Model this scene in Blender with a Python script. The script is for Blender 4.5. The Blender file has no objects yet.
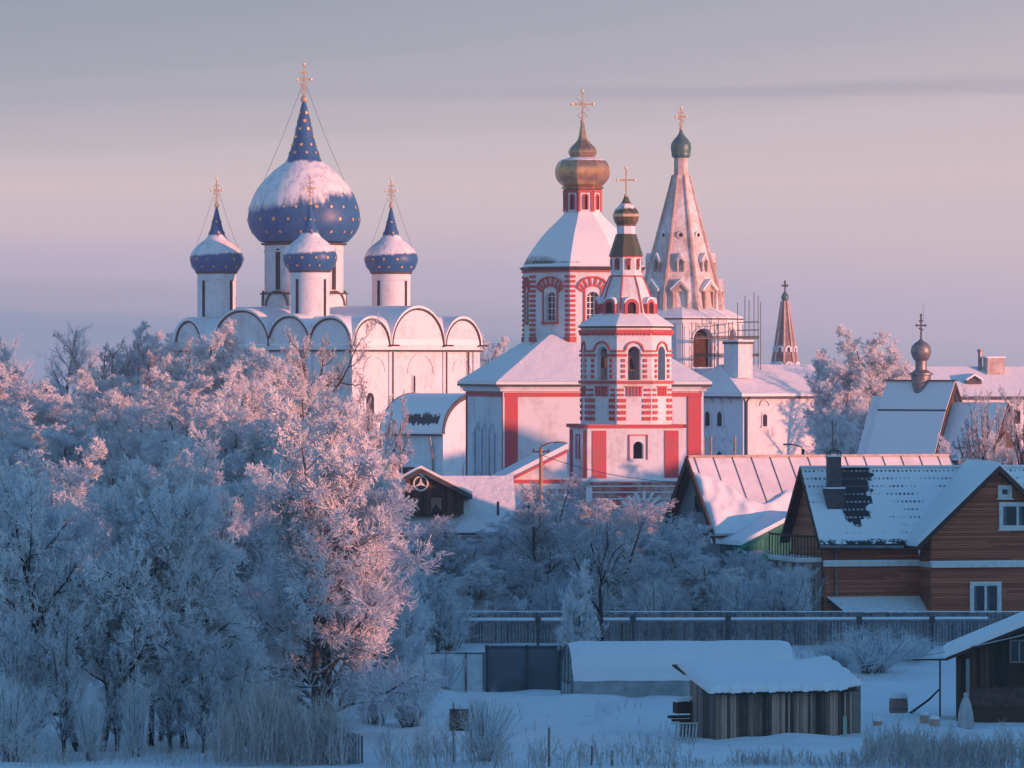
import bpy, bmesh, math, random
import numpy as np
from mathutils import Vector, Matrix
RAD = math.radians
sc = bpy.context.scene
COL = sc.collection
rng = np.random.default_rng(7)
random.seed(7)

# ------------------------------------------------------------------ camera
LENS, SENSOR, W, H = 200.0, 36.0, 1024, 768
F = LENS / SENSOR * W          # focal length in pixels
HY, CZ = 366.0, 13.0           # horizon row, eye height
cam_d = bpy.data.cameras.new("camera")
cam_d.lens, cam_d.sensor_width = LENS, SENSOR
cam_d.shift_y = -(H / 2 - HY) / W
cam_d.clip_start, cam_d.clip_end = 1.0, 9000.0
cam = bpy.data.objects.new("camera", cam_d)
cam.location = (0, 0, CZ)
cam.rotation_euler = (RAD(90), 0, 0)
COL.objects.link(cam)
sc.camera = cam

def WX(px, D): return (px - 512.0) * D / F
def WZ(py, D): return CZ - (py - HY) * D / F

# ------------------------------------------------------------------ terrain
def sstep(a, b, x):
    t = np.clip((x - a) / (b - a), 0, 1)
    return t * t * (3 - 2 * t)
_YB = [-200, 0, 100, 184, 225, 236, 262, 330, 430, 480, 700, 1500, 4000]
_ZB = [11.4, 11.2, 0.6, 0.0, -0.05, 0.0, 1.5, 3.0, 4.3, 4.4, 3.5, 1.0, -2.0]
# crest of an unseen wooded rise, added and shaped to shade the view
_YR = [-200, 40, 100, 128, 139, 148.5, 150.5, 156.5, 160, 164, 168, 173, 178, 196, 210, 220, 224, 239, 244.5, 250, 262, 270, 280, 288, 294, 300, 307, 313, 322, 345, 372, 396, 403, 420, 520, 700]
_ZR = [18, 19, 20, 20.5, 20.5, 19.5, 9.8, 9.2, 12.0, 14.5, 15.5, 14.5, 13.0, 13.0, 12.0, 13.5, 19.0, 19.0, 9.0, 7.4, 7.2, 8.4, 11.0, 12.0, 12.6, 14.8, 15.4, 13.2, 11.5, 10.0, 14.0, 14.0, 10.0, 9.0, 6.0, 3.0]
_YN = [-200, 236, 246, 280, 700]; _AN = [.6, .25, .15, .12, .1]
def vnoise(x, y, s):
    """cheap smooth value noise"""
    x = np.asarray(x, float) / s; y = np.asarray(y, float) / s
    xi, yi = np.floor(x), np.floor(y)
    def h(a, b):
        v = np.sin(a * 127.1 + b * 311.7) * 43758.5453
        return v - np.floor(v)
    u, w = x - xi, y - yi
    u = u * u * (3 - 2 * u); w = w * w * (3 - 2 * w)
    return (h(xi, yi) * (1 - u) + h(xi + 1, yi) * u) * (1 - w) + (h(xi, yi + 1) * (1 - u) + h(xi + 1, yi + 1) * u) * w - 0.5
def ter(x, y):
    x = np.asarray(x, float); y = np.asarray(y, float)
    base = np.interp(y, _YB, _ZB)
    base = base + 0.9 * sstep(-8, -22, x) * sstep(200, 260, y) * (1 - sstep(420, 520, y)) * 1.5
    base = base + (0.30 * vnoise(x, y, 7.0) + 0.12 * vnoise(x + 31, y, 2.3) + 0.05 * vnoise(x, y + 9, 0.9)) * sstep(60, 120, y) * (1 - sstep(480, 700, y))
    base = base + .34 * np.exp(-((x - 9.6) / 2.2) ** 2 - ((y - 198.6) / .9) ** 2)
    yard = sstep(183, 190, y) * (1 - sstep(240, 250, y)) * sstep(-14, -6, x) * (1 - sstep(30, 40, x))
    base = base + yard * (.16 * vnoise(x + 3, y, 1.5) + .10 * vnoise(x, y * .7, .8))
    # trodden paths: a row of dents from the plank shed to the brick-footed one, and one to the greenhouse
    for (xa, ya, xb, yb) in ((2.0, 206, 4.0, 222), (13.5, 201, 17.0, 203.5), (-3.0, 196, 2.0, 206), (4.0, 203, 13.5, 204.5)):
        L2_ = (xb - xa) ** 2 + (yb - ya) ** 2
        tt = np.clip(((x - xa) * (xb - xa) + (y - ya) * (yb - ya)) / L2_, 0, 1)
        d2 = (x - xa - tt * (xb - xa) - .35 * np.sin(tt * 5)) ** 2 + (y - ya - tt * (yb - ya)) ** 2
        base = base - np.exp(-d2 / .18) * (.20 + .14 * np.sin(tt * np.sqrt(L2_) * 7.5))
    ys_ = y + .577 * (x - 75)  # crest profile skewed along the sun's path, to place its shade
    crest = np.interp(ys_, _YR, _ZR) + (4.5 * vnoise(x * 0.15, ys_, 5.0) + 5.5 * vnoise(x * 0.15 + 50, ys_, 1.7)) * np.interp(ys_, _YN, _AN)
    k = sstep(56, 75, x) * (1 - sstep(82, 112, x))
    return base * (1 - k) + np.maximum(crest, base) * k
def terz(x, y): return float(ter(x, y))

# ------------------------------------------------------------------ objects
def link(o, parent=None):
    COL.objects.link(o)
    if parent is not None: o.parent = parent
    return o
def tag(o, label=None, cat=None, group=None, kind=None):
    if label: o["label"] = label
    if cat: o["category"] = cat
    if group: o["group"] = group
    if kind: o["kind"] = kind
    return o

class Site:
    """an Empty standing at a thing's base; pixel measures become metres at its distance"""
    def __init__(s, name, label, cat, px, D, theta=0.0, g=None, group=None, x=None):
        s.D, s.m = D, D / F
        s.x = WX(px, D) if x is None else x
        s.g = terz(s.x, D) - 0.1 if g is None else g
        s.e = bpy.data.objects.new(name, None)
        s.e.location = (s.x, D, s.g)
        s.e.rotation_euler = (0, 0, RAD(theta))
        s.e.empty_display_size = 0.5
        link(s.e); tag(s.e, label, cat, group)
        s.th = RAD(theta)
    def Z(s, py): return WZ(py, s.D) - s.g

class MB:
    def __init__(s): s.v = []; s.f = []; s.m = []
    def add(s, vs, fs, m=0):
        o = len(s.v)
        s.v += [tuple(p) for p in vs]
        for q in fs: s.f.append([i + o for i in q]); s.m.append(m)
        return s
    def box(s, x0, x1, y0, y1, z0, z1, m=0):
        return s.add([(x0,y0,z0),(x1,y0,z0),(x1,y1,z0),(x0,y1,z0),(x0,y0,z1),(x1,y0,z1),(x1,y1,z1),(x0,y1,z1)],
                     [(0,3,2,1),(4,5,6,7),(0,1,5,4),(1,2,6,5),(2,3,7,6),(3,0,4,7)], m)
    def extr(s, A, B, m=0, m_end=None):
        """solid between two matching outlines"""
        n = len(A)
        s.add(list(A) + list(B), [(i, (i+1) % n, n + (i+1) % n, n + i) for i in range(n)], m)
        me = m if m_end is None else m_end
        s.add(A, [tuple(range(n))[::-1]], me); s.add(B, [tuple(range(n))], me)
        return s
    def lathe(s, prof, n=24, ph=0.0, c=(0, 0), m=0):
        vs, fs = [], []
        for r, z in prof:
            r = max(r, 1e-4)
            for k in range(n):
                a = ph + 2 * math.pi * k / n
                vs.append((c[0] + r * math.sin(a), c[1] - r * math.cos(a), z))
        for i in range(len(prof) - 1):
            for k in range(n):
                k2 = (k + 1) % n
                fs.append((i*n+k, i*n+k2, (i+1)*n+k2, (i+1)*n+k))
        fs.append(tuple(range(n))[::-1]); fs.append(tuple(range((len(prof)-1)*n, len(prof)*n)))
        return s.add(vs, fs, m)
    def tube(s, pts, r, n=6, m=0):
        pts = [Vector(p) for p in pts]
        rs = r if isinstance(r, (list, tuple)) else [r] * len(pts)
        vs, fs = [], []
        for i, p in enumerate(pts):
            t = (pts[min(i+1, len(pts)-1)] - pts[max(i-1, 0)]).normalized()
            a = t.cross(Vector((0.13, 0.31, 0.94)) if abs(t.z) < .9 else Vector((1, 0.1, 0))).normalized()
            b = t.cross(a)
            for k in range(n):
                w = 2 * math.pi * k / n
                vs.append(p + (a * math.cos(w) + b * math.sin(w)) * rs[i])
        for i in range(len(pts) - 1):
            for k in range(n):
                fs.append((i*n+k, i*n+(k+1) % n, (i+1)*n+(k+1) % n, (i+1)*n+k))
        fs.append(tuple(range(n))[::-1]); fs.append(tuple(range((len(pts)-1)*n, len(pts)*n)))
        return s.add(vs, fs, m)
    def build(s, name, mats, parent=None, loc=(0, 0, 0), rz=0.0, smooth=False, label=None, recalc=True):
        me = bpy.data.meshes.new(name)
        me.from_pydata(s.v, [], s.f)
        mats = mats if isinstance(mats, (list, tuple)) else [mats]
        for mt in mats: me.materials.append(mt)
        me.polygons.foreach_set("material_index", s.m)
        if recalc:
            bm = bmesh.new(); bm.from_mesh(me)
            bmesh.ops.recalc_face_normals(bm, faces=bm.faces)
            bm.to_mesh(me); bm.free()
        if smooth:
            me.shade_smooth()
            if smooth is not True:
                try: me.set_sharp_from_angle(angle=RAD(smooth))
                except Exception: pass
        me.update()
        o = bpy.data.objects.new(name, me)
        o.location = loc; o.rotation_euler = (0, 0, rz)
        link(o, parent)
        if label: o["label"] = label
        return o

class Face:
    """a wall plane: s to the right, z up, d outward"""
    def __init__(s, O, ang):
        s.O = Vector((O[0], O[1], 0)); s.N = Vector((math.sin(ang), -math.cos(ang), 0)); s.U = Vector((math.cos(ang), math.sin(ang), 0))
    def P(s, a, z, d=0.0): return s.O + s.U * a + s.N * d + Vector((0, 0, z))
    def box(s, mb, a0, a1, z0, z1, d0, d1, m=0):
        vs = [s.P(a, z, d) for z in (z0, z1) for a, d in ((a0, d1), (a1, d1), (a1, d0), (a0, d0))]
        mb.add(vs, [(0,3,2,1),(4,5,6,7),(0,1,5,4),(1,2,6,5),(2,3,7,6),(3,0,4,7)], m)
    def solid(s, mb, pts, d0, d1, m=0):
        mb.extr([s.P(a, z, d0) for a, z in pts], [s.P(a, z, d1) for a, z in pts], m)
    def ring(s, mb, inn, out, d0, d1, m=0, closed=False):
        n = len(inn)
        A = [s.P(a, z, d1) for a, z in inn]; B = [s.P(a, z, d1) for a, z in out]
        C = [s.P(a, z, d0) for a, z in inn]; D = [s.P(a, z, d0) for a, z in out]
        fs = []
        for i in range(n if closed else n - 1):
            j = (i + 1) % n
            fs += [(i, j, n+j, n+i), (2*n+i, 2*n+j, j, i), (n+i, n+j, 3*n+j, 3*n+i), (2*n+j, 2*n+i, 3*n+i, 3*n+j)]
        if not closed: fs += [(0, n, 3*n, 2*n), (n-1, 2*n-1, 4*n-1, 3*n-1)]
        mb.add(A + B + C + D, fs, m)
    def panel(s, mb, a0, a1, z0, z1, op, th, m=0, back=True):
        """wall piece with one arched (or square) opening op=(cx, zb, hw, zs, rise)"""
        cx, zb, hw, zs, rise = op
        arch = arch_pts(cx, zb, hw, zs, rise)[1:-1]
        for d in ((0.0, -th) if back else (0.0,)):
            q = lambda p: s.P(p[0], p[1], d)
            def face(*ps): mb.add([q(p) for p in ps], [tuple(range(len(ps)))], m)
            face((a0, z0), (cx-hw, z0), (cx-hw, z1), (a0, z1))
            face((cx+hw, z0), (a1, z0), (a1, z1), (cx+hw, z1))
            if zb > z0 + 1e-4: face((cx-hw, z0), (cx+hw, z0), (cx+hw, zb), (cx-hw, zb))
            for p, r in zip(arch[:-1], arch[1:]): face(p, r, (r[0], z1), (p[0], z1))
        pts = arch_pts(cx, zb, hw, zs, rise)
        n = len(pts)
        mb.add([s.P(a, z, 0) for a, z in pts] + [s.P(a, z, -th) for a, z in pts],
               [(i, (i+1) % n, n + (i+1) % n, n + i) for i in range(n)], m)

def arch_pts(cx, zb, hw, zs, rise=None, n=10):
    rise = hw if rise is None else rise
    if rise <= 0: return [(cx-hw, zb), (cx-hw, zs), (cx+hw, zs), (cx+hw, zb)]
    return [(cx-hw, zb)] + [(cx - hw*math.cos(math.pi*i/n), zs + rise*math.sin(math.pi*i/n)) for i in range(n+1)] + [(cx+hw, zb)]

def oct_faces(R, ph=0.0, n=8, c=(0, 0)):
    ap = R * math.cos(math.pi / n)
    return [Face((c[0] + ap*math.sin(a), c[1] - ap*math.cos(a)), a) for a in [ph + 2*math.pi*k/n for k in range(n)]], R * math.sin(math.pi / n)

def smooth_prof(pts, per=6):
    """Catmull-Rom through (r, z) points"""
    out = []
    P = [pts[0]] + list(pts) + [pts[-1]]
    for i in range(1, len(P) - 2):
        p0, p1, p2, p3 = [np.array(q, float) for q in P[i-1:i+3]]
        for k in range(per):
            t = k / per
            out.append(tuple(0.5*((2*p1) + (-p0+p2)*t + (2*p0-5*p1+4*p2-p3)*t*t + (-p0+3*p1-3*p2+p3)*t**3)))
    out.append(tuple(pts[-1]))
    return out

# ------------------------------------------------------------------ materials
class NT:
    def __init__(s, name):
        s.mat = bpy.data.materials.new(name); s.mat.use_nodes = True
        s.t = s.mat.node_tree; s.t.nodes.clear()
        s.out = s.n("ShaderNodeOutputMaterial"); s.b = s.n("ShaderNodeBsdfPrincipled")
        s.l(s.b.outputs[0], s.out.inputs[0])
        s.tc = s.n("ShaderNodeTexCoord")
    def n(s, t, **kw):
        x = s.t.nodes.new(t)
        for k, v in kw.items(): setattr(x, k, v)
        return x
    def l(s, a, b): s.t.links.new(a, b)
    def set(s, sock, v):
        if hasattr(v, "is_output") or isinstance(v, bpy.types.NodeSocket): s.l(v, sock)
        else: sock.default_value = v
    def math(s, op, a, b=0.0, c=None):
        x = s.n("ShaderNodeMath", operation=op)
        s.set(x.inputs[0], a); s.set(x.inputs[1], b)
        if c is not None: s.set(x.inputs[2], c)
        return x.outputs[0]
    def noise(s, scale, detail=4, rough=.6, stretch=(1, 1, 1), rot=0.0):
        mp = s.n("ShaderNodeMapping"); mp.inputs["Scale"].default_value = stretch; mp.inputs["Rotation"].default_value = (0, 0, rot)
        s.l(s.tc.outputs["Object"], mp.inputs[0])
        x = s.n("ShaderNodeTexNoise"); x.inputs["Scale"].default_value = scale; x.inputs["Detail"].default_value = detail; x.inputs["Roughness"].default_value = rough
        s.l(mp.outputs[0], x.inputs["Vector"])
        return x.outputs["Fac"]
    def ss(s, v, a, b):
        x = s.n("ShaderNodeMapRange", interpolation_type="SMOOTHSTEP")
        s.set(x.inputs["Value"], v); x.inputs["From Min"].default_value = a; x.inputs["From Max"].default_value = b
        return x.outputs[0]
    def mix(s, f, a, b):
        x = s.n("ShaderNodeMix", data_type="RGBA")
        s.set(x.inputs[0], f)
        for k, v in ((6, a), (7, b)):
            if isinstance(v, tuple): x.inputs[k].default_value = (*v[:3], 1)
            else: s.l(v, x.inputs[k])
        return x.outputs[2]
    def bump(s, h, strength=.4, dist=.05):
        x = s.n("ShaderNodeBump"); x.inputs["Strength"].default_value = strength; x.inputs["Distance"].default_value = dist
        s.l(h, x.inputs["Height"]); s.l(x.outputs[0], s.b.inputs["Normal"])
    def fin(s, col, rough=.8, metal=0.0, spec=.3):
        if isinstance(col, tuple): s.b.inputs["Base Color"].default_value = (*col[:3], 1)
        else: s.l(col, s.b.inputs["Base Color"])
        s.set(s.b.inputs["Roughness"], rough); s.set(s.b.inputs["Metallic"], metal)
        s.b.inputs["Specular IOR Level"].default_value = spec
        return s.mat
    def xyz(s):
        x = s.n("ShaderNodeSeparateXYZ"); s.l(s.tc.outputs["Object"], x.inputs[0]); return x.outputs
    def nz(s, true=False):
        g = s.n("ShaderNodeNewGeometry"); x = s.n("ShaderNodeSeparateXYZ")
        s.l(g.outputs["True Normal" if true else "Normal"], x.inputs[0]); return x.outputs[2]
    def island(s):
        g = s.n("ShaderNodeNewGeometry"); return g.outputs["Random Per Island"]

SNOW = (.80, .84, .90)
def m_plain(name, c1, c2=None, scale=2.0, rough=.8, bump=.3, bscale=None, stretch=(1, 1, 1), metal=0.0, lo=.35, hi=.68, dist=.03, spec=.3):
    t = NT(name)
    f = t.noise(scale, 5, .65, stretch)
    col = t.mix(t.ss(f, lo, hi), c1, c2 or tuple(x * .8 for x in c1))
    if bump: t.bump(t.noise(bscale or scale * 4, 4, .6, stretch), bump, dist)
    return t.fin(col, rough, metal, spec)
def m_wall(name, base, stain, amt=.62):
    """plaster with weathering blotches, flaking patches and vertical runs"""
    t = NT(name)
    a = t.noise(.35, 6, .7); b = t.noise(1.6, 5, .7, (1, 1, .25)); c = t.noise(3.0, 6, .75)
    s = t.math("MULTIPLY_ADD", a, .5, t.math("MULTIPLY_ADD", b, .3, t.math("MULTIPLY", c, .35)))
    col = t.mix(t.ss(s, amt - .08, amt + .12), base, stain)
    t.bump(t.noise(6, 4), .25, .03)
    return t.fin(col, .9)
def m_snow(name="snow", c=SNOW, lump=.5, dist=.25, scale=.8):
    t = NT(name)
    n1 = t.noise(scale, 5, .6); n2 = t.noise(9, 3, .6)
    h = t.math("MULTIPLY_ADD", n2, .18, n1)
    t.bump(h, lump, dist)
    col = t.mix(t.noise(.5, 3), tuple(x * .96 for x in c), c)
    return t.fin(col, .75, 0, .2)
def m_snowon(name, base, thr=.42, amp=.35, scale=1.2, stretch=(1, 1, .5), zmax=None, xslope=0.0, base2=None, rough=.5, metal=0.0, soft=.05, patchy=0.0):
    """painted or bare surface that keeps patches of settled snow where it is flat enough"""
    t = NT(name)
    n = t.noise(scale, 6, .7, stretch)
    v = t.math("MULTIPLY_ADD", t.math("SUBTRACT", n, .5), amp * 2, t.nz())
    X = t.xyz()
    if xslope: v = t.math("MULTIPLY_ADD", X[0], -xslope, v)
    f = t.ss(v, thr - soft, thr + soft)
    if zmax is not None:
        zz = t.math("MULTIPLY_ADD", n, .8, X[2])
        f = t.math("MULTIPLY", f, t.math("SUBTRACT", 1.0, t.ss(zz, zmax - .08, zmax + .12)))
    if patchy:
        f = t.math("MULTIPLY", f, t.math("MULTIPLY_ADD", t.ss(t.noise(1.0, 5, .65, (2.4, 2.4, .30)), .36, .56), patchy, 1.0 - patchy))
    b = base if base2 is None else t.mix(t.ss(t.noise(2.5, 5), .4, .65), base, base2)
    col = t.mix(f, b, SNOW)
    t.bump(t.math("MULTIPLY_ADD", f, .6, t.math("MULTIPLY", t.noise(3, 4), .3)), .5, .12)
    rg = t.math("MULTIPLY_ADD", f, .8 - rough, rough)
    mt = t.math("MULTIPLY", t.math("SUBTRACT", 1.0, f), metal)
    return t.fin(col, rg, mt, .3)
def m_boards(name, dark, light, rough=.85, grain=(18, 18, .8), frost=0.0):
    t = NT(name)
    i = t.island(); g = t.noise(2.2, 6, .7, grain); bl = t.noise(1.3, 4, .6)
    f = t.math("MULTIPLY_ADD", i, .55, t.math("MULTIPLY_ADD", g, .62, t.math("MULTIPLY", bl, .12)))
    col = t.mix(t.ss(f, .36, .98), dark, light)
    if frost:
        col = t.mix(t.math("MULTIPLY", t.ss(t.noise(5, 6, .75), .45, .7), frost), col, (.55, .58, .64))
    t.bump(g, .5, .02)
    return t.fin(col, rough)

M = {}
M["ground_snow"] = m_snow("ground_snow", (.80, .84, .90), .8, .45, .55)
M["snow"] = m_snow("roof_snow", SNOW, .5, .18, .9)
M["plaster"] = m_wall("white_plaster", (.67, .73, .81), (.52, .51, .52), .61)
M["plaster_old"] = m_wall("flaking_plaster", (.66, .64, .63), (.40, .30, .27), .54)
M["plaster_blue"] = m_wall("pale_limewash", (.70, .72, .74), (.48, .47, .46), .62)
M["red"] = m_wall("red_paint", (.56, .085, .10), (.42, .13, .13), .58)
M["brick_red"] = m_wall("worn_red_brick", (.36, .06, .055), (.55, .40, .38), .56)
M["dark"] = m_plain("dark_metal_trim", (.085, .085, .10), (.05, .05, .06), 3, .6, .1)
M["void"] = m_plain("dark_interior", (.035, .035, .045), None, 3, .9, 0)
M["glass"] = m_plain("dark_window_glass", (.03, .035, .045), (.05, .055, .07), 2, .12, 0, spec=.5)
M["gold"] = m_plain("gilded_metal", (.82, .55, .40), (.66, .40, .28), 6, .38, .15, metal=.55)
M["gold_dull"] = m_plain("tarnished_gilding", (.62, .36, .22), (.36, .23, .16), 2.5, .36, .15, metal=.8)
M["star"] = m_plain("gold_star", (.85, .55, .30), (.75, .45, .22), 6, .4, 0, metal=.3)
M["white_wood"] = m_plain("white_painted_wood", (.72, .73, .74), (.58, .59, .60), 4, .6, .1)
M["green_roof"] = m_plain("green_painted_roof", (.045, .085, .06), (.10, .09, .07), 3, .5, .2)
M["green_onion"] = m_snowon("green_gilt_onion", (.10, .11, .06), .62, .3, 3, (1, 1, 1), None, 0, (.32, .20, .09), .35, .6)
M["verdigris"] = m_snowon("verdigris_copper", (.06, .15, .16), .75, .2, 3, (1, 1, 1), None, 0, (.10, .20, .19), .45, .3)
M["tin"] = m_plain("weathered_tin", (.26, .25, .28), (.16, .15, .17), 3, .45, .2, metal=.5)
M["blue_big"] = m_snowon("blue_dome_large", (.018, .105, .27), .33, .24, .55, (2.6, 2.6, .26), 6.6, .035, (.026, .13, .31), .42, 0, .08, .32)
M["blue_small"] = m_snowon("blue_dome_small", (.018, .105, .27), .32, .24, 1.2, (1.9, 1.9, .5), 3.2, .05, (.026, .13, .31), .42, 0, .08, .28)
M["shingle"] = m_snowon("frosted_shingles", (.17, .13, .13), .55, .35, 2.2, (1, 1, .5), None, 0, (.28, .21, .20), .8, 0, .15)
M["tent"] = m_wall("peeling_tent_brick", (.74, .77, .82), (.47, .38, .37), .555)
M["tent_rib"] = m_wall("worn_tent_rib", (.66, .60, .60), (.44, .32, .30), .52)
M["barn_roof"] = m_plain("frosted_metal_roof", (.78, .79, .86), (.64, .63, .69), .7, .55, .25, 2.5)
M["barn_wall"] = m_plain("grey_render", (.24, .25, .27), (.16, .17, .19), 1.2, .9, .3)
M["green_board"] = m_boards("green_boards", (.02, .14, .11), (.05, .24, .18))
M["log"] = m_boards("brown_log_siding", (.32, .088, .044), (.53, .175, .090), .6, (.5, .5, 14))
M["dark_wood"] = m_boards("dark_aged_wood", (.035, .022, .018), (.12, .06, .04))
M["grey_wood"] = m_boards("grey_weathered_boards", (.075, .065, .062), (.36, .29, .27))
M["brown_wood"] = m_boards("brown_weathered_boards", (.055, .038, .034), (.52, .34, .27))
M["fence_wood"] = m_boards("frosted_fence_boards", (.10, .10, .115), (.22, .20, .21), frost=.45)
M["log_end"] = m_boards("dark_log_wall", (.05, .04, .035), (.17, .13, .11), .8, (1, 1, 10))  # dark grey-brown logs with grain and per-piece tone
M["metal_fence"] = m_plain("grey_profiled_sheet", (.16, .18, .21), (.12, .13, .155), 1.0, .5, 0)
M["poly"] = m_plain("translucent_greenhouse_sheet", (.24, .28, .30), (.40, .42, .44), 1.8, .35, .3, 6, dist=.03)
M["tile"] = None
M["brick_dark"] = m_plain("soot_dark_brick", (.10, .06, .05), (.20, .11, .09), 4, .85, .4)
M["wrap"] = m_plain("white_sackcloth", (.55, .54, .55), (.42, .40, .41), 5, .9, .8, 9, (1, 1, .35))
M["lit_wood"] = m_plain("sunlit_timber", (.45, .26, .15), (.30, .17, .10), 4, .8, .2)  # timber tone warmed with the low sun's orange, put into the base colour
M["concrete"] = m_plain("concrete", (.30, .30, .31), (.22, .22, .23), 2, .9, .3)
M["wire"] = m_plain("wire", (.10, .10, .11), None, 2, .6, 0)
M["frost_wire"] = m_plain("frosted_cable", (.45, .46, .50), None, 2, .8, 0)
def _tile():
    t = NT("dark_metal_tile")
    X = t.xyz()
    n = t.noise(.55, 5, .65); n2 = t.noise(2.6, 5, .7)
    # bare strip left of the roof's middle, a stepped ragged edge, elsewhere snow broken along the tile steps
    sx = t.math("DIVIDE", t.math("FLOOR", t.math("MULTIPLY", X[0], 4.93)), 4.93); sz = t.math("DIVIDE", t.math("FLOOR", t.math("MULTIPLY", X[2], 2.865)), 2.865)
    cmb = t.n("ShaderNodeCombineXYZ"); t.l(sx, cmb.inputs[0]); t.l(sz, cmb.inputs[2])
    nq = t.n("ShaderNodeTexNoise"); nq.inputs["Scale"].default_value = 2.3; nq.inputs["Detail"].default_value = 2; t.l(cmb.outputs[0], nq.inputs["Vector"]); q = nq.outputs["Fac"]
    bare = t.math("MULTIPLY", t.ss(t.math("MULTIPLY_ADD", n2, .5, X[0]), -1.35, -1.22), t.math("SUBTRACT", 1.0, t.ss(t.math("MULTIPLY_ADD", q, 1.0, t.math("MULTIPLY_ADD", n2, .9, t.math("MULTIPLY_ADD", X[2], -.26, t.math("MULTIPLY_ADD", sx, .5, t.math("MULTIPLY", X[0], .5))))), -.66, -.56)))
    bare = t.math("MULTIPLY", bare, t.ss(t.math("MULTIPLY_ADD", q, 1.6, t.math("MULTIPLY_ADD", n2, .8, X[2])), 5.65, 5.80))
    edge = t.math("MULTIPLY", t.math("SUBTRACT", 1.0, t.ss(t.math("MULTIPLY_ADD", n2, -.35, X[2]), 3.42, 3.47)), t.ss(t.noise(1.7, 3), .42, .50))
    bare = t.math("MAXIMUM", bare, edge)
    row = t.math("SINE", t.math("MULTIPLY", X[2], 18.0)); coln = t.math("SINE", t.math("MULTIPLY_ADD", n2, 3.0, t.math("MULTIPLY", X[0], 31.0)))
    pit = t.math("MULTIPLY", t.ss(row, .55, .8), t.ss(t.math("MULTIPLY_ADD", t.math("SUBTRACT", n2, .5), 4.5, coln), -.1, .45))
    pit = t.math("MULTIPLY", pit, t.ss(t.math("MULTIPLY_ADD", n, 1.0, t.math("MULTIPLY_ADD", n2, .35, t.math("MULTIPLY", X[2], .055))), .92, 1.12))
    thin = t.math("MULTIPLY", t.ss(row, .70, .92), t.ss(t.math("MULTIPLY_ADD", n2, 1.0, t.math("MULTIPLY", coln, .18)), .40, .56))
    bare = t.math("MULTIPLY", bare, t.math("SUBTRACT", 1.0, t.math("MULTIPLY", thin, .55)))
    dark = t.math("MAXIMUM", bare, pit)
    col = t.mix(dark, SNOW, (.028, .028, .036))
    h = t.math("MULTIPLY_ADD", t.math("SUBTRACT", 1.0, dark), .5, t.math("MULTIPLY", row, .25))
    t.bump(h, .6, .06)
    return t.fin(col, t.math("MULTIPLY_ADD", dark, -.3, .75), 0, .3)
M["tile"] = _tile()
def _barnpatch():
    t = NT("half_bare_porch_roof")
    X = t.xyz(); n = t.noise(1.6, 5, .7, (2.5, .6, 1))
    f = t.math("MULTIPLY", t.ss(t.math("MULTIPLY_ADD", n, .9, X[2]), 5.22, 5.30), t.math("SUBTRACT", 1.0, t.ss(t.math("MULTIPLY_ADD", n, 1.6, X[2]), 6.25, 6.35)))
    f = t.math("MULTIPLY", f, t.math("MULTIPLY", t.ss(X[0], -3.7, -3.6), t.math("SUBTRACT", 1.0, t.ss(X[0], -.35, -.3))))
    t.bump(t.noise(2, 4), .4, .1)
    return t.fin(t.mix(f, SNOW, (.06, .065, .08)), .7)
M["porch_roof"] = _barnpatch()
def _bark():
    t = NT("frosted_bark")
    n = t.noise(6, 5, .7); v = t.math("MULTIPLY_ADD", n, .9, t.math("MULTIPLY", t.nz(), .55))
    col = t.mix(t.ss(v, .42, .74), (.075, .062, .06), (.68, .69, .73))
    t.bump(n, .6, .03)
    return t.fin(col, .9)
M["bark"] = _bark()
def _dbark():
    t = NT("dark_bark")
    n = t.noise(6, 5, .7); v = t.math("MULTIPLY_ADD", n, .8, t.math("MULTIPLY", t.nz(), .45))
    col = t.mix(t.ss(v, .72, 1.0), (.035, .026, .024), (.45, .45, .48))
    t.bump(n, .6, .03)
    return t.fin(col, .9)
M["dark_bark"] = _dbark()
def _frost(name, a, b, tr):
    """rime-coated twigs: pale, and letting some light through"""
    t = NT(name)
    i = t.island(); n = t.noise(.8, 3, .6)
    f = t.math("MULTIPLY_ADD", i, .55, t.math("MULTIPLY", n, .6))
    col = t.mix(t.ss(f, .25, .8), a, b)
    m = t.fin(col, .85, 0, .2)
    if tr:
        d = t.n("ShaderNodeBsdfTranslucent"); t.l(col, d.inputs[0])
        x = t.n("ShaderNodeMixShader"); x.inputs[0].default_value = tr
        t.l(t.b.outputs[0], x.inputs[1]); t.l(d.outputs[0], x.inputs[2]); t.l(x.outputs[0], t.out.inputs[0])
    return m
M["frost"] = _frost("frosted_twigs", (.72, .77, .86), (.94, .96, 1.0), .10)
M["frost_dark"] = _frost("thinly_frosted_twigs", (.30, .31, .36), (.72, .76, .83), .08)
M["frost_mid"] = _frost("lightly_frosted_twigs", (.46, .50, .59), (.88, .92, .98), .10)
M["weed"] = _frost("frosted_dry_weeds", (.30, .26, .25), (.66, .62, .63), 0)
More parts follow.
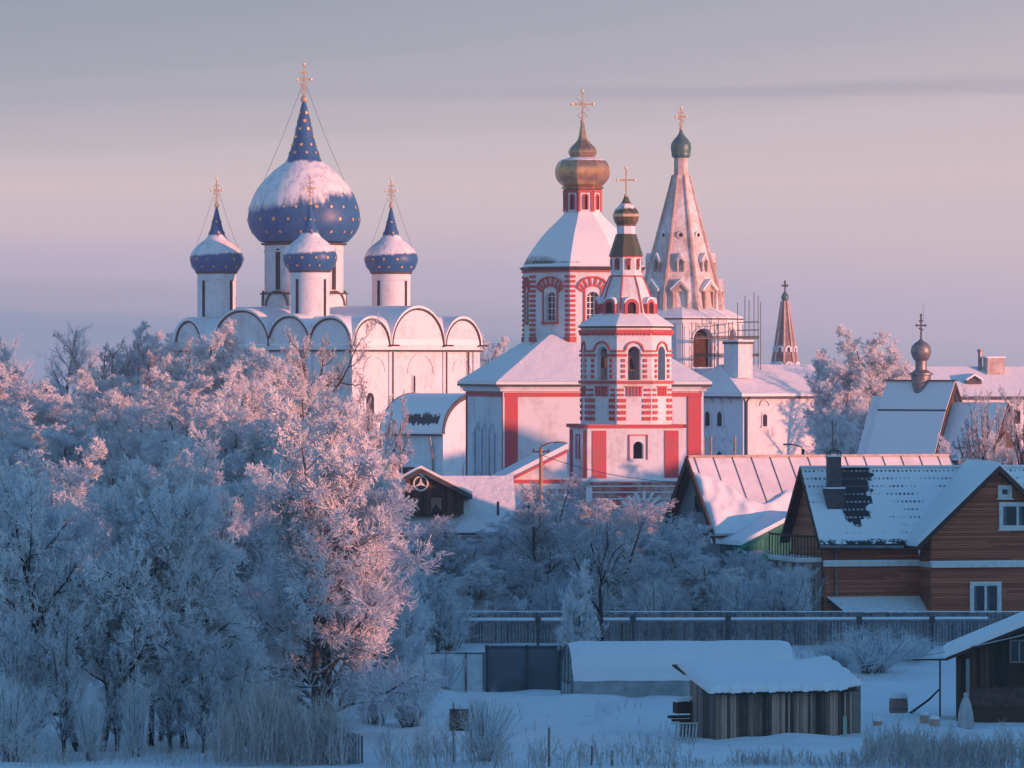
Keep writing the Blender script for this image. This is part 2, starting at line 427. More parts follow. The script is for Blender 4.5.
# ------------------------------------------------------------------ church furniture
def cross(parent, z0, z1, hw, rz, mat, c=(0, 0), r=.05, ball=.0, bars=3, fancy=False, name="cross"):
    """gilt three-bar cross on a ball"""
    mb = MB(); h = z1 - z0
    b = lambda x0, x1, za, zb, t=r: mb.box(x0, x1, -t * .8, t * .8, za, zb)
    zb = z0
    if ball:
        mb.lathe([(ball*math.sin(math.pi*i/8), z0 + ball - ball*math.cos(math.pi*i/8)) for i in range(9)], 12)
        zb = z0 + ball * 1.7
    b(-r, r, zb, z1)
    zc = z0 + h * .60
    b(-hw, -r, zc - r, zc + r); b(r, hw, zc - r, zc + r)
    if bars > 1:
        b(-hw * .5, -r, zc + h*.17 - r, zc + h*.17 + r); b(r, hw * .5, zc + h*.17 - r, zc + h*.17 + r)
        mb.add([(-hw*.55, -r, zc - h*.17 + hw*.2), (hw*.55, -r, zc - h*.17 - hw*.2), (hw*.55, r, zc - h*.17 - hw*.2), (-hw*.55, r, zc - h*.17 + hw*.2)] +
               [(-hw*.55, -r, zc - h*.17 + hw*.2 + 2*r), (hw*.55, -r, zc - h*.17 - hw*.2 + 2*r), (hw*.55, r, zc - h*.17 - hw*.2 + 2*r), (-hw*.55, r, zc - h*.17 + hw*.2 + 2*r)],
               [(0,3,2,1),(4,5,6,7),(0,1,5,4),(1,2,6,5),(2,3,7,6),(3,0,4,7)])
    for x, z in ((-hw, zc), (hw, zc), (0, z1)):
        mb.lathe([(.001, -r*1.9), (r*1.7, -r), (r*1.9, 0), (r*1.7, r), (.001, r*1.9)], 6, 0, (0, 0))
        n = 5 * 6
        for i in range(len(mb.v) - n, len(mb.v)):
            p = mb.v[i]; mb.v[i] = (p[0] + x, p[1], p[2] + z)
    if fancy:   # rays between the arms and a pierced foot
        for sx in (-1, 1):
            for sz in (-1, 1):
                mb.tube([(0, 0, zc), (sx*hw*.62, 0, zc + sz*hw*.62)], [r*.5, r*.3], 4)
            mb.tube([(sx*r, 0, zb + h*.04), (sx*hw*.45, 0, zb + h*.13), (sx*r, 0, zb + h*.24)], r*.55, 4)
    return mb.build(name, mat, parent, (c[0], c[1], 0), rz)

srng = random.Random(4)
def star_poly(mb, C, N, r, m):
    N = Vector(N).normalized(); C = Vector(C) + N * .02
    U = N.cross(Vector((0, 0, 1))).normalized(); V = U.cross(N)
    pts = []
    for k in range(12):
        a = math.pi * k / 6; q = r if k % 2 == 0 else r * .5
        pts.append(C + U * (q * math.sin(a)) + V * (q * math.cos(a)))
    o = [p + N * .035 for p in pts]
    mb.extr(pts, o, m)

def onion(parent, prof, mat, c, base, n=40, stars=(), star_r=.16, rz=0.0, facet=None, name="dome"):
    """dome turned from (radius, height above base); stars = rows of (height, count, first azimuth)"""
    mb = MB()
    P = smooth_prof(prof, 5)
    ph = 0.0 if facet is None else facet
    mb.lathe(P, n, ph)
    zs = [p[1] for p in P]; rs = [p[0] for p in P]
    for h, cnt, a0 in stars:
        r = float(np.interp(h, zs, rs)); r2 = float(np.interp(h + .1, zs, rs)); r1 = float(np.interp(h - .1, zs, rs))
        sl = (r2 - r1) / .2
        for k in range(cnt):
            a = a0 + 2 * math.pi * k / cnt + srng.uniform(-.05, .05)
            if srng.random() < .08: continue
            star_poly(mb, (r*math.sin(a), -r*math.cos(a), h), (math.sin(a), -math.cos(a), -sl), star_r*srng.uniform(.72, 1.1), 1)
    return mb.build(name, [mat, M["star"]], parent, (c[0], c[1], base), rz, smooth=True if facet is None else 25)

def arch_window(parent, fc, cx, zb, hw, zs, fr=.1, d=.0, mf=None, mp=None, rise=None, name="window", sill=False, proud=.08):
    mb = MB()
    inn = arch_pts(cx, zb, hw, zs, rise); out = arch_pts(cx, zb, hw + fr, zs, None if rise is None else rise + fr)
    out = [(cx-hw-fr, zb)] + out[1:-1] + [(cx+hw+fr, zb)]
    fc.solid(mb, inn, d - .12, d + .015, 0)
    if fr > 0: fc.ring(mb, inn, out, d - .05, d + proud, 1)
    if sill: fc.box(mb, cx-hw-fr-.08, cx+hw+fr+.08, zb-.1, zb, d - .05, d + proud + .1, 1)
    return mb.build(name, [mp or M["void"], mf or M["plaster"]], parent)

def chains(parent, pts, r=.014, name="guy_chain"):
    for a, b in pts:
        a, b = Vector(a), Vector(b)
        mid = (a + b) / 2 - Vector((0, 0, (b - a).length * .03))
        mb = MB(); mb.tube([a, mid, b], r, 4); mb.build(name, M["wire"], parent)

# ================================================================== CATHEDRAL
def cathedral():
    T = Site("cathedral", "large white cathedral with five star-studded blue onion domes under patches of snow", "cathedral", 304, 437, -39, g=4.2)
    m, Z, e = T.m, T.Z, T.e
    un = -T.th                                  # turns a part back to face the viewer's axis
    u0, u1, v0, v1 = -86.5*m, 147*m, -97.5*m, 98*m
    zs = Z(347)
    FL = Face((0, v0), 0.0)                     # long face, looks down its local -y
    FR = Face((u1, 0), math.pi / 2)             # face turned to the sun
    left = [(-83, -51, 323), (-32, 39, 313), (40, 92, 319), (93, 145, 321)]
    right = [(-95, -43, 321.5), (-37, 40, 311), (45, 97, 321)]
    wall = MB(); wall.box(u0, u1, v0, v1, -.5, zs)
    roof = MB(); trim = MB()
    def zak(fc, a, b, top, depth):
        cx, hw, ri = (a+b)/2*m, (b-a)/2*m, Z(top) - zs
        pts = arch_pts(cx, zs, hw, zs + .05, ri - .05, 16)
        fc.solid(wall, pts, -.9, -.004, 0)
        o1 = arch_pts(cx, zs, hw + .02, zs + .06, ri - .02, 16)[1:-1]; o2 = arch_pts(cx, zs, hw + .12, zs + .08, ri + .08, 16)[1:-1]
        fc.ring(trim, o1, o2, -.3, .13, 0)
        o3 = arch_pts(cx, zs, hw + .12, zs + .08, ri + .08, 16)[1:-1]; o4 = arch_pts(cx, zs, hw + .20, zs + .10, ri + .24, 16)[1:-1]
        fc.ring(roof, o3, o4, -depth, .08, 0)
    for a, b, t in left: zak(FL, a, b, t, v1 - v0 + .3)
    for a, b, t in right: zak(FR, a, b, t, u1 - u0 + .3)
    roof.box(u0 + .3, u1 - .3, v0 + .3, v1 - .3, zs - .05, zs + .55)
    for fc, a, b in ((FL, u0, u1), (FR, v0, v1)):
        fc.box(trim, a - .1, b + .1, Z(352), Z(350), -.1, .22)
        fc.box(roof, a - .1, b + .1, Z(350), Z(349.2), -.1, .20)
    for v in (-41, -36, 42, 45.5, 89):          # flat lesenes and dark pipes between the bays
        FR.box(wall, v*m - .2, v*m + .2, -.5, Z(352) - .01, -.1, .12)
    for v in (-38.5, 43.7, 78): FR.box(trim, v*m - .05, v*m + .05, 2, Z(352) - .02, .1, .2)
    for u in (-42, 39.5, 92.5): FL.box(wall, u*m - .25, u*m + .25, -.5, Z(352) - .01, -.1, .14)
    for s, z in ((97, 345.5), (42, 345.5), (-41, 345.5)): FR.box(trim, s*m - .1, s*m + .1, Z(346.6), Z(345), -.2, .9)
    W_ = wall.build("wall", M["plaster"], e)
    roof.build("roof", M["snow"], e, smooth=35)
    trim.build("roof_edge", M["dark"], e)
    for v, hw, y0, ys in ((-64, 15, 400, 372), (6, 19, 405, 374), (70, 13, 385, 372)):   # blind arches
        mb = MB(); FR.ring(mb, arch_pts(v*m, Z(y0), hw*m, Z(ys), None)[1:-1], arch_pts(v*m, Z(y0), hw*m + .16, Z(ys), None)[1:-1], -.05, .07, 0)
        mb.build("blind_arch", M["plaster"], e)
    arch_window(e, FR, -72*m, Z(420), 6*m, Z(398), .22, .02, M["plaster"], M["void"], sill=True)
    arch_window(e, FR, -5*m, Z(392), 1.6*m, Z(377), .08, .02, M["plaster"], M["void"])
    arch_window(e, FR, 77*m, Z(391), 5.5*m, Z(385), .25, .02, M["plaster"], M["void"])
    for u in (0, 66, 118): arch_window(e, FL, u*m, Z(412), 5*m, Z(385), .2, .02, M["plaster"], M["void"])
    arc = MB()                                   # little colonnade band low on the sunlit corner
    for k in range(9): arc.lathe([(.10, Z(446)), (.10, Z(428)), (.16, Z(427)), (.16, Z(426))], 8, 0, (u1 + .12, (-92 + 5.2*k)*m))
    arc.box(u1 - .05, u1 + .32, -97*m, -44*m, Z(426), Z(424)); arc.build("colonnade", M["plaster"], e)
    led = MB(); led.box(u1 - .05, u1 + .45, -84*m, -52*m, Z(423.9), Z(421)); led.build("snowy_ledge", M["snow"], e)
    for px_, u, v in ((238, -22, -40), (365, 62, 30), (249, -14, -40)):   # roof vents
        vb = MB(); z = Z(322); vb.lathe([(.14, z), (.14, z + .75), (.30, z + .78), (.04, z + 1.1)], 10, 0, (u*m, v*m)); vb.build("roof_vent", M["dark"], e)
    s = 61.8 * m
    # central drum on its pedestal
    R8 = 44 * m
    ped = MB(); pr = MB()
    ped.lathe([(R8, Z(328)), (R8, Z(294.5))], 8, math.pi/8)
    fcs, half = oct_faces(R8, 0.0)
    for fc in fcs:
        fc.ring(pr, arch_pts(0, Z(312), half*.80, Z(306), None)[1:-1], arch_pts(0, Z(312), half*.80 + .14, Z(306), None)[1:-1], -.05, .09, 0)
        fc.box(pr, -half - .12, half + .12, Z(294.5), Z(293), -.4, .14)
    pd = ped.build("drum_pedestal", M["plaster"], e); pr.build("kokoshnik_trim", M["dark"], pd)
    def drum(c, r, ytop, ybot, slit_top, slit_bot, slw):
        mb = MB(); mb.lathe([(r, Z(ybot)), (r, Z(ytop + 7)), (r*1.02, Z(ytop + 6.6)), (r*1.02, Z(ytop + 5.6)), (r, Z(ytop + 5.2)), (r, Z(ytop))], 48, 0, c)
        d = mb.build("drum", M["plaster"], e, smooth=30)
        cm = MB(); cm.lathe([(r*1.0, Z(ytop) - .01), (r*1.08, Z(ytop - .6)), (r*1.10, Z(ytop - 2.2)), (r*1.02, Z(ytop - 2.4))], 48, 0, c); cm.build("cornice", M["dark"], d, smooth=30)
        for k in range(4):
            a = math.pi / 2 * k
            fc = Face((c[0] + r*math.sin(a), c[1] - r*math.cos(a)), a)
            arch_window(d, fc, 0, Z(slit_bot), slw, Z(slit_top), 0, .005, M["plaster"], M["void"], name="slit_window", proud=.05)
        return d
    drum((0, 0), 39.5*m, 245.5, 330, 252, 290, .22)
    big = [(42, 242.4), (45, 241), (51, 234), (55, 227), (56.2, 219), (55, 209), (51, 197), (45.5, 187), (38, 178.5), (29.5, 170.2), (22.5, 165), (17.6, 160.5), (14.3, 152), (11.7, 143.6), (8.8, 132), (6.6, 121.5), (4.2, 111), (2.3, 103.5), (1.2, 101)]
    prof = [(r*m, (242.4 - y)*m) for r, y in big]
    hh = lambda y: (242.4 - y) * m
    dm = onion(e, prof, M["blue_big"], (0, 0), Z(242.4), 64,
          [(hh(220), 20, .10), (hh(232.5), 20, .24), (hh(208), 20, .24), (hh(153), 8, .2), (hh(145), 8, .6), (hh(137), 6, .1), (hh(129), 6, .6), (hh(121), 5, .1), (hh(113), 4, .5)], .17, un)
    cross(dm, Z(103) - Z(242.4), Z(64) - Z(242.4), 7*m, 0, M["gold"], r=.06, ball=.28, fancy=True)
    ztop = Z(84) - Z(242.4)
    chains(dm, [((-1.5*m, 0, ztop), (-44*m, -4*m, hh(190))), ((1.5*m, 0, ztop), (40*m, -4*m, hh(180))), ((0, 0, ztop), (3*m, 46*m, hh(190)))])
    sm = [(21, 272), (23.5, 268.5), (26, 263.5), (26.6, 258), (25, 252.5), (21.6, 248), (16, 243), (11.5, 239.5), (8.3, 235), (6, 228), (4.2, 221), (2.5, 214), (1.0, 207.5)]
    sprof = [(r*m, (272 - y)*m) for r, y in sm]
    for c in ((-s, -s), (s, s), (s, -s), (-s, s)):
        drum(c, 19.3*m, 274, 334, 281, 317, .13)
        d = onion(e, sprof, M["blue_small"], c, Z(272), 48, [((272-259.5)*m, 13, .22), ((272-267)*m, 13, .46), ((272-233)*m, 4, .3), ((272-222)*m, 3, .1)], .125, un)
        zb = Z(272)
        cross(d, Z(208) - zb, Z(179) - zb, 5.4*m, 0, M["gold"], r=.05, ball=.18, fancy=True)
        zc = Z(190) - zb
        chains(d, [((-.1, 0, zc), (-20*m, -3*m, (272-246)*m)), ((.1, 0, zc), (21*m, -3*m, (272-247)*m))], .011)
cathedral()

# ================================================================== VAULTED PORCH beside the cathedral
def porch():
    T = Site("vaulted_annex", "low white annex with a snowy half-round roof in front of the blue-domed cathedral", "annex", 443, 412, -39, g=4.0)
    m, Z, e = T.m, T.Z, T.e                     # origin: the visible corner
    Wl, Wg = 76*m, 95*m
    ze, zt = Z(434), Z(393.5)
    FLn, FRn = Face((-Wl/2, 0), 0.0), Face((0, Wg/2), math.pi/2)
    w = MB(); w.box(-Wl, 0, 0, Wg, -.5, ze)
    FRn.solid(w, arch_pts(0, ze, Wg/2, ze + .02, zt - ze - .3, 18), -.6, -.004)
    w.build("wall", M["plaster"], e)
    r = MB()
    a, b = arch_pts(Wg/2, ze, Wg/2 + .05, ze - .02, zt - ze - .3, 20)[1:-1], arch_pts(Wg/2, ze, Wg/2 + .3, ze, zt - ze, 20)[1:-1]
    Face((0, 0), math.pi/2).ring(r, a, b, -Wl - .2, .15); r.build("roof", M["porch_roof"], e, (0, 0, 0), smooth=40)
    t = MB()
    for d0, d1 in ((.15, .22), (-Wl - .28, -Wl - .2)): Face((0, 0), math.pi/2).ring(t, a, [(p[0], p[1] + .04) for p in b], d0, d1)
    t.box(-Wl - .2, .2, -.36, -.24, ze - .16, ze - .02); t.build("roof_edge", M["dark"], e)
    p = MB(); p.tube([(-14*m, -.3, ze - .2), (-14*m, -.12, ze - .9), (-12*m, -.12, ze - 1.4), (-12*m, -.12, 0)], .07, 8); p.build("drainpipe", M["tin"], e)
    arch_window(e, FRn, -4*m, Z(482), 9*m, Z(470), .25, .02, M["plaster"], M["void"], name="arched_doorway")
    s = MB(); FRn.box(s, -8*m, 8*m, Z(480), Z(478), 0, .05); FLn.box(s, -Wl/2, Wl/2, 1.0, 1.15, -.02, .08); s.build("plinth", M["plaster"], e)
porch()

# ================================================================== RED AND WHITE CHURCH
TH = 10.0
def church():
    T = Site("church", "red-trimmed white church with an octagonal drum and dull gilt cupola behind the bell tower", "church", 582.5, 358, TH, g=3.0)
    m, Z, e = T.m, T.Z, T.e
    A, B = 99*m, 108*m
    zt = Z(386)
    FF, FLf, FRt, FB = Face((0, -B), 0), Face((-A, 0), -math.pi/2), Face((A, 0), math.pi/2), Face((0, B), math.pi)
    w = MB(); w.box(-A, A, -B, B, -.5, zt); w.build("wall", M["plaster"], e)
    tr = MB()
    for fc, h in ((FF, A), (FLf, B), (FRt, B), (FB, A)):
        fc.box(tr, -h, h, Z(396), Z(392), -.02, .10)
    for fc, h in ((FF, A), (FB, A)):
        for sx in (-1, 1): fc.box(tr, *sorted((sx*(h - 1*m), sx*(h - 14*m))), 0, Z(396.2), -.02, .09)
    FLf.box(tr, B - 3*m, B + .09, 0, Z(396.2), -.02, .085); FLf.box(tr, -B, -B + 3*m, 0, Z(396.2), -.02, .085)
    tr.build("red_trim", M["red"], e)
    c = MB()
    for fc, h in ((FF, A), (FLf, B), (FRt, B), (FB, A)):
        fc.box(c, -h - .25, h + .25, Z(390.8), Z(388), -.1, .24); fc.box(c, -h - .38, h + .38, Z(388), Z(386), -.1, .38)
    FF.box(c, A - 1*m + .01, A + .1, 0, Z(391), -.02, .095); FF.box(c, -A - .06, -A + 1*m - .01, 0, Z(391), -.02, .10)
    c.build("cornice", M["plaster"], e)
    ed = MB(); r = MB()
    ov = .55
    R8 = 61 * m
    zb = Z(345)
    # hip roof up to the drum: square eaves to octagon
    sq = [(-A - ov, -B - ov), (A + ov, -B - ov), (A + ov, B + ov), (-A - ov, B + ov)]
    k = .42
    inn = [(-A*k, -B*k), (A*k, -B*k), (A*k, B*k), (-A*k, B*k)]
    z1 = Z(384); z2 = Z(335)
    ed.extr([(*p, z1 - .14) for p in sq], [(*p, z1) for p in sq]); ed.build("roof_edge", M["dark"], e)
    sq2 = [(p[0]*.998, p[1]*.998) for p in sq]
    r.extr([(*p, z1 - .01) for p in sq2], [(*p, z1 + .16) for p in sq2])
    vs = [(*p, z1 + .17) for p in sq2] + [(*p, z2) for p in inn]
    r.add(vs, [(0,1,5,4), (1,2,6,5), (2,3,7,6), (3,0,4,7), (4,5,6,7)])
    r.build("roof", M["snow"], e)
    for k_, v in enumerate((-38, 4, 46)):      # three tall lancets with slim columns, on the shaded side
        arch_window(e, FLf, v*m, Z(472), 6*m, Z(442), .22, .0, M["plaster"], M["void"], rise=16*m, name="lancet_window", proud=.22)
        mb = MB()
        for q in (-14, 14): mb.lathe([(.11, Z(482)), (.11, Z(436)), (.17, Z(434)), (.05, Z(430))], 8, 0, (-A - .14, -(v + q)*m))
        mb.build("slim_column", M["plaster"], e)
    arch_window(e, FRt, 0, Z(472), 8*m, Z(430), .25, .0, M["red"], M["void"])
    # octagonal drum
    ov8 = MB(); dr = MB()
    fcs, half = oct_faces(R8, 0.0)
    zc = Z(271)
    white, redm = MB(), MB()
    d = None
    for fc in fcs:
        fc.panel(dr, -half, half, zb - 3, zc, (0, Z(321), 6.2*m, Z(298), 5.5*m), .5)
    d = dr.build("drum", M["plaster"], e)
    for fc in fcs:
        for sx in (-1, 1):                       # toothed corner strips
            x0, x1 = sx*(half - .3*m), sx*(half - 5.5*m)
            for q in range(15):
                y = 276 + q*4.8
                if y < 342: fc.box(redm, min(x0, x1), max(x0, x1), Z(y + 2.6), Z(y), -.02, .07)
            fc.box(redm, min(x0, x1)-.05, max(x0, x1)+.05, Z(342), Z(337), -.02, .10)
        fc.box(redm, -half, half, Z(273), Z(271), -.02, .09)
        # window surround: side strips, fan of voussoirs, apron
        for sx in (-1, 1): fc.box(redm, *sorted((sx*7.8*m, sx*9.3*m)), Z(322), Z(292), -.02, .08)
        fc.box(redm, -10*m, 10*m, Z(324.5), Z(322), -.02, .12)
        a1, a2 = arch_pts(0, Z(296), 8.5*m, Z(292), 5*m, 7)[1:-1], arch_pts(0, Z(296), 10*m, Z(292), 6.8*m, 7)[1:-1]
        a3, a4 = arch_pts(0, Z(296), 15*m, Z(289), 10.5*m, 7)[1:-1], arch_pts(0, Z(296), 16.5*m, Z(289), 12.2*m, 7)[1:-1]
        fc.ring(redm, a1, a2, -.02, .08); fc.ring(redm, a3, a4, -.02, .12)
        for i in range(len(a2)):
            p, q = Vector(a2[i]), Vector(a3[i]); t = (q - p).normalized(); nrm = Vector((-t.y, t.x)) * .07
            fc.solid(redm, [tuple(p - nrm), tuple(p + nrm), tuple(q + nrm), tuple(q - nrm)], -.02, .075)
        mb = MB(); fc.solid(mb, arch_pts(0, Z(321), 6.2*m, Z(298), 5.5*m), -.42, -.38, 0)
        for q in (-2, 2): fc.box(mb, q*m - .03, q*m + .03, Z(321), Z(293.5), -.38, -.34, 1)
        for y in (315, 309, 303, 297): fc.box(mb, -6*m, 6*m, Z(y) - .03, Z(y) + .03, -.38, -.342, 1)
        mb.build("window", [M["glass"], M["white_wood"]], d)
    redm.build("red_brick_trim", M["red"], d)
    cz = MB(); cz.lathe([(R8*1.0, zc - .02), (R8*1.035, Z(270)), (R8*1.06, Z(267.6)), (R8*1.0, Z(267.2))], 8, math.pi/8); cz.build("cornice", M["dark"], d)
    do = [(62.5, 267.3), (60.5, 265), (58.5, 261), (54.5, 254), (49.5, 247), (43.5, 239), (36, 230.5), (27.5, 222.5), (20, 215), (18, 212)]
    onion(e, [(r*m, (267.3 - y)*m) for r, y in do], m_snowon("snowy_church_dome", (.05, .10, .08), .30, .16, .6, (1, 1, 1), None, -.05, (.09, .12, .10), .5), (0, 0), Z(267.3), 8, facet=math.pi/8, name="dome")
    ln = MB(); lr = MB(); l8 = 19*m
    ln.lathe([(l8, Z(216)), (l8, Z(189))], 8, math.pi/8); L = ln.build("lantern", M["plaster"], e)
    fcs, half = oct_faces(l8, 0.0)
    for fc in fcs:
        for sx in (-1, 1): fc.box(lr, *sorted((sx*half, sx*(half - 1.9*m))), Z(212), Z(191), -.02, .06)
        fc.box(lr, -half, half, Z(193), Z(190.5), -.02, .08)
        arch_window(L, fc, 0, Z(210), 1.5*m, Z(197), .08, 0, M["red"], M["void"], name="slit_window")
    lr.build("red_trim", M["red"], L)
    lc = MB(); lc.lathe([(l8, Z(190.4)), (l8*1.15, Z(188)), (l8*1.02, Z(185.5))], 8, math.pi/8); lc.build("cornice", M["gold_dull"], L)
    bu = [(18, 187), (22.5, 184), (26.5, 179), (28, 172.5), (27, 166), (23, 160.5), (16, 158), (12.3, 157.2)]
    gd = m_snowon("gilt_bulb_with_snow", (.62, .36, .21), .80, .12, 1.0, (1, 1, 1), None, 0, (.42, .27, .18), .38, .75)
    b1 = onion(e, [(r*m, (187 - y)*m) for r, y in bu], gd, (0, 0), Z(187), 8, facet=math.pi/8, name="cupola")
    up = [(12, 157.4), (14, 154), (14.4, 151), (12.5, 147.5), (8, 143), (5, 139.5), (3.6, 134), (2.4, 127), (1.4, 122.5)]
    b2 = onion(b1, [(r*m, (187 - y)*m) for r, y in up], M["gold_dull"], (0, 0), 0, 8, facet=math.pi/8, name="upper_cupola")
    cross(b1, Z(124) - Z(187), Z(91) - Z(187), 10.6*m, -T.th, M["gold"], r=.055, ball=.15, bars=1, fancy=True)
    chains(b1, [((-.4, 0, Z(140)-Z(187)), (-25*m, 0, Z(165) - Z(187)))], .015) if False else None
church()

# ================================================================== RED AND WHITE BELL TOWER
def bell_tower():
    T = Site("bell_tower", "slim red and white octagonal bell tower with a small green onion, before the church", "bell tower", 626, 335, TH, g=2.4)
    m, Z, e = T.m, T.Z, T.e
    A = 48.5 * m
    red, dk = MB(), MB()
    # square storey
    sq = MB(); fF = Face((0, -A), 0)
    fcs4 = [Face((A*math.sin(a), -A*math.cos(a)), a) for a in (0, math.pi/2, math.pi, -math.pi/2)]
    for i, fc in enumerate(fcs4):
        fc.panel(sq, -A, A, Z(480), Z(424), (3*m if i == 0 else 0, Z(458), 5.2*m, Z(446), 5.2*m), .6)
    sq.box(-A + .05, A - .05, -A + .05, A - .05, Z(426), Z(424.5))
    base = sq.build("square_storey", M["plaster"], e)
    for i, fc in enumerate(fcs4):
        for sx in (-1, 1): fc.box(red, *sorted((sx*(A - 5*m), sx*(A - 19*m))), Z(477), Z(430), -.02, .05)
        fc.box(red, -A - .16, A + .16, Z(427.5), Z(424), -.05, .16)
        cx = 3*m if i == 0 else 0
        fc.box(red, cx - 10*m, cx - 8.8*m, Z(459), Z(435), -.02, .07); fc.box(red, cx - 10*m, cx + 9.5*m, Z(435), Z(434), -.02, .07)
        fc.box(red, cx + 8.5*m, cx + 9.5*m, Z(459), Z(435), -.02, .07)
        w = MB(); fc.solid(w, arch_pts(cx, Z(458), 5.2*m, Z(446)), -.55, -.5); w.build("window", M["void"], base)
    red.build("red_panels", M["red"], base)
    # gate storey below, brick red with white bands and a fanned arch
    A2 = 50.5 * m
    lo = MB(); lo.box(-A2, A2, -A2, A2, -.5, Z(480)); G = lo.build("gate_storey", M["brick_red"], e)
    lw = MB()
    for i in range(4):
        a = (0, math.pi/2, math.pi, -math.pi/2)[i]; fc = Face((A2*math.sin(a), -A2*math.cos(a)), a)
        for y in (479.9, 484.5, 490.5, 497, 504, 511, 518): fc.box(lw, -A2 - .02, A2 + .02, Z(y + 1.2), Z(y), -.04, .06)
        for k in range(9):
            t = math.pi*(.06 + .88*k/8); c_, s_ = math.cos(t), math.sin(t); q = .09
            p0, p1 = Vector((12*m*c_ + 8*m, Z(512) + 12*m*s_)), Vector((26*m*c_ + 8*m, Z(512) + 22*m*s_))
            tt = (p1 - p0).normalized(); nn = Vector((-tt.y, tt.x)) * q
            fc.solid(lw, [tuple(p0 - nn), tuple(p0 + nn), tuple(p1 + nn), tuple(p1 - nn)], -.04, .09)
        fc.box(lw, -A2, -A2 + 6*m, 0, Z(486), -.04, .045)
    lw.build("white_bands", M["plaster"], G)
    sn = MB(); sn.box(-A2 - .25, A2 + .25, -A2 - .25, A2 + .25, Z(480), Z(477.5)); sn.build("snowy_ledge", M["snow"], G)
    arch_window(G, Face((0, -A2), 0), 8*m, 0, 9*m, Z(512), .1, .0, M["plaster"], M["void"], name="gateway")
    # octagon
    R8 = 46.2 * m
    fcs, half = oct_faces(R8, 0.0)
    oc, r8 = MB(), MB()
    for fc in fcs: fc.panel(oc, -half, half, Z(425), Z(327), (0, Z(380), 6.4*m, Z(353), 6.6*m), .45)
    oc.lathe([(R8*.93, Z(384)), (R8*.93, Z(381))], 8, math.pi/8)
    O = oc.build("belfry_storey", M["plaster"], e)
    for fc in fcs:
        h = half
        fc.box(r8, -h - .05, h + .05, Z(333.5), Z(330), -.05, .13)
        for k in range(9): fc.box(r8, -h + (k + .15)*2*h/9, -h + (k + .75)*2*h/9, Z(335.5), Z(333.4), -.05, .10)
        o1, o2 = arch_pts(0, Z(352), 8.2*m, Z(350.5), 7.6*m)[1:-1], arch_pts(0, Z(352), 9.8*m, Z(350.5), 9.2*m)[1:-1]
        fc.ring(r8, o1, o2, -.02, .09)
        for sx in (-1, 1):
            fc.box(r8, *sorted((sx*9.6*m, sx*(h + .03))), Z(352), Z(350.3), -.02, .085)
            fc.box(r8, *sorted((sx*7.6*m, sx*(h + .03))), Z(356.6), Z(354), -.02, .10)
            for k in range(4):
                y = 359 + 5.3*k
                fc.box(r8, *sorted((sx*9.4*m, sx*12.8*m)), Z(y + 3.2), Z(y), -.02, .07)
            for k in range(4):
                y = 398.5 + 6.0*k
                fc.box(r8, *sorted((sx*8.6*m, sx*(h - 1.0*m))), Z(y + 3.6), Z(y), -.02, .07)
            fc.box(r8, *sorted((sx*10.5*m, sx*(h - 1.0*m))), Z(396), Z(393.5), -.02, .07); fc.box(r8, *sorted((sx*10.5*m, sx*(h - 1.0*m))), Z(391), Z(388.5), -.02, .07)
        fc.box(r8, -h - .05, h + .05, Z(383.6), Z(380.6), -.05, .14)
        for k in range(5): fc.box(r8, (-7.6 + 3.3*k)*m, (-5.7 + 3.3*k)*m, Z(396), Z(387), -.02, .08)
        fc.box(r8, -9*m, 9*m, Z(387), Z(386), -.02, .09)
    r8.build("red_brick_trim", M["red"], O)
    bl = MB(); bl.lathe([(9.5*m, Z(371)), (8.5*m, Z(368)), (6.5*m, Z(362)), (5.2*m, Z(356)), (2*m, Z(354)), (.03, Z(353.5))], 20); bl.box(-.06, .06, -R8*.9, R8*.9, Z(352), Z(351)); bl.box(-R8*.9, R8*.9, -.06, .06, Z(351), Z(350))
    for a, x, y_ in ((5, -20, 10), (4, 16, -14)): bl.lathe([(a*m, Z(368)), (a*.8*m, Z(363)), (a*.55*m, Z(358)), (.03, Z(356))], 14, 0, (x*m, y_*m))
    bl.build("bells", M["dark"], O)
    wb = MB(); wb.lathe([(R8*1.0, Z(429)), (R8*1.02, Z(427.4))], 8, math.pi/8)
    # eaves, skirt roof, tent
    ev = MB(); ev.lathe([(R8*1.0, Z(328.2)), (R8*1.07, Z(327.3)), (R8*1.07, Z(326.4)), (R8, Z(326.3))], 8, math.pi/8); ev.build("roof_edge", M["dark"], e)
    sk = MB(); sk.lathe([(R8*1.06, Z(326.3)), (R8*1.04, Z(325)), (R8*.84, Z(319)), (R8*.64, Z(313)), (R8*.5, Z(310))], 8, math.pi/8)
    sk.build("skirt_roof", M["snow"], e)
    tn, tr = MB(), MB()
    tp = [(29.5, 314), (27, 304), (22.5, 290), (16.5, 276.5)]
    tn.lathe([(r*m, Z(y)) for r, y in tp], 8, math.pi/8); t_ = tn.build("tent_roof", M["plaster"], e)
    for k in range(8):
        a = math.pi/8 + k*math.pi/4
        tr.tube([(r*m*math.sin(a), -r*m*math.cos(a), Z(y)) for r, y in tp], .06, 5)
    tr.lathe([(16.3*m, Z(277.6)), (17.2*m, Z(276.6)), (16.3*m, Z(275.6))], 8, math.pi/8)
    tr.build("red_ribs", M["red"], t_)
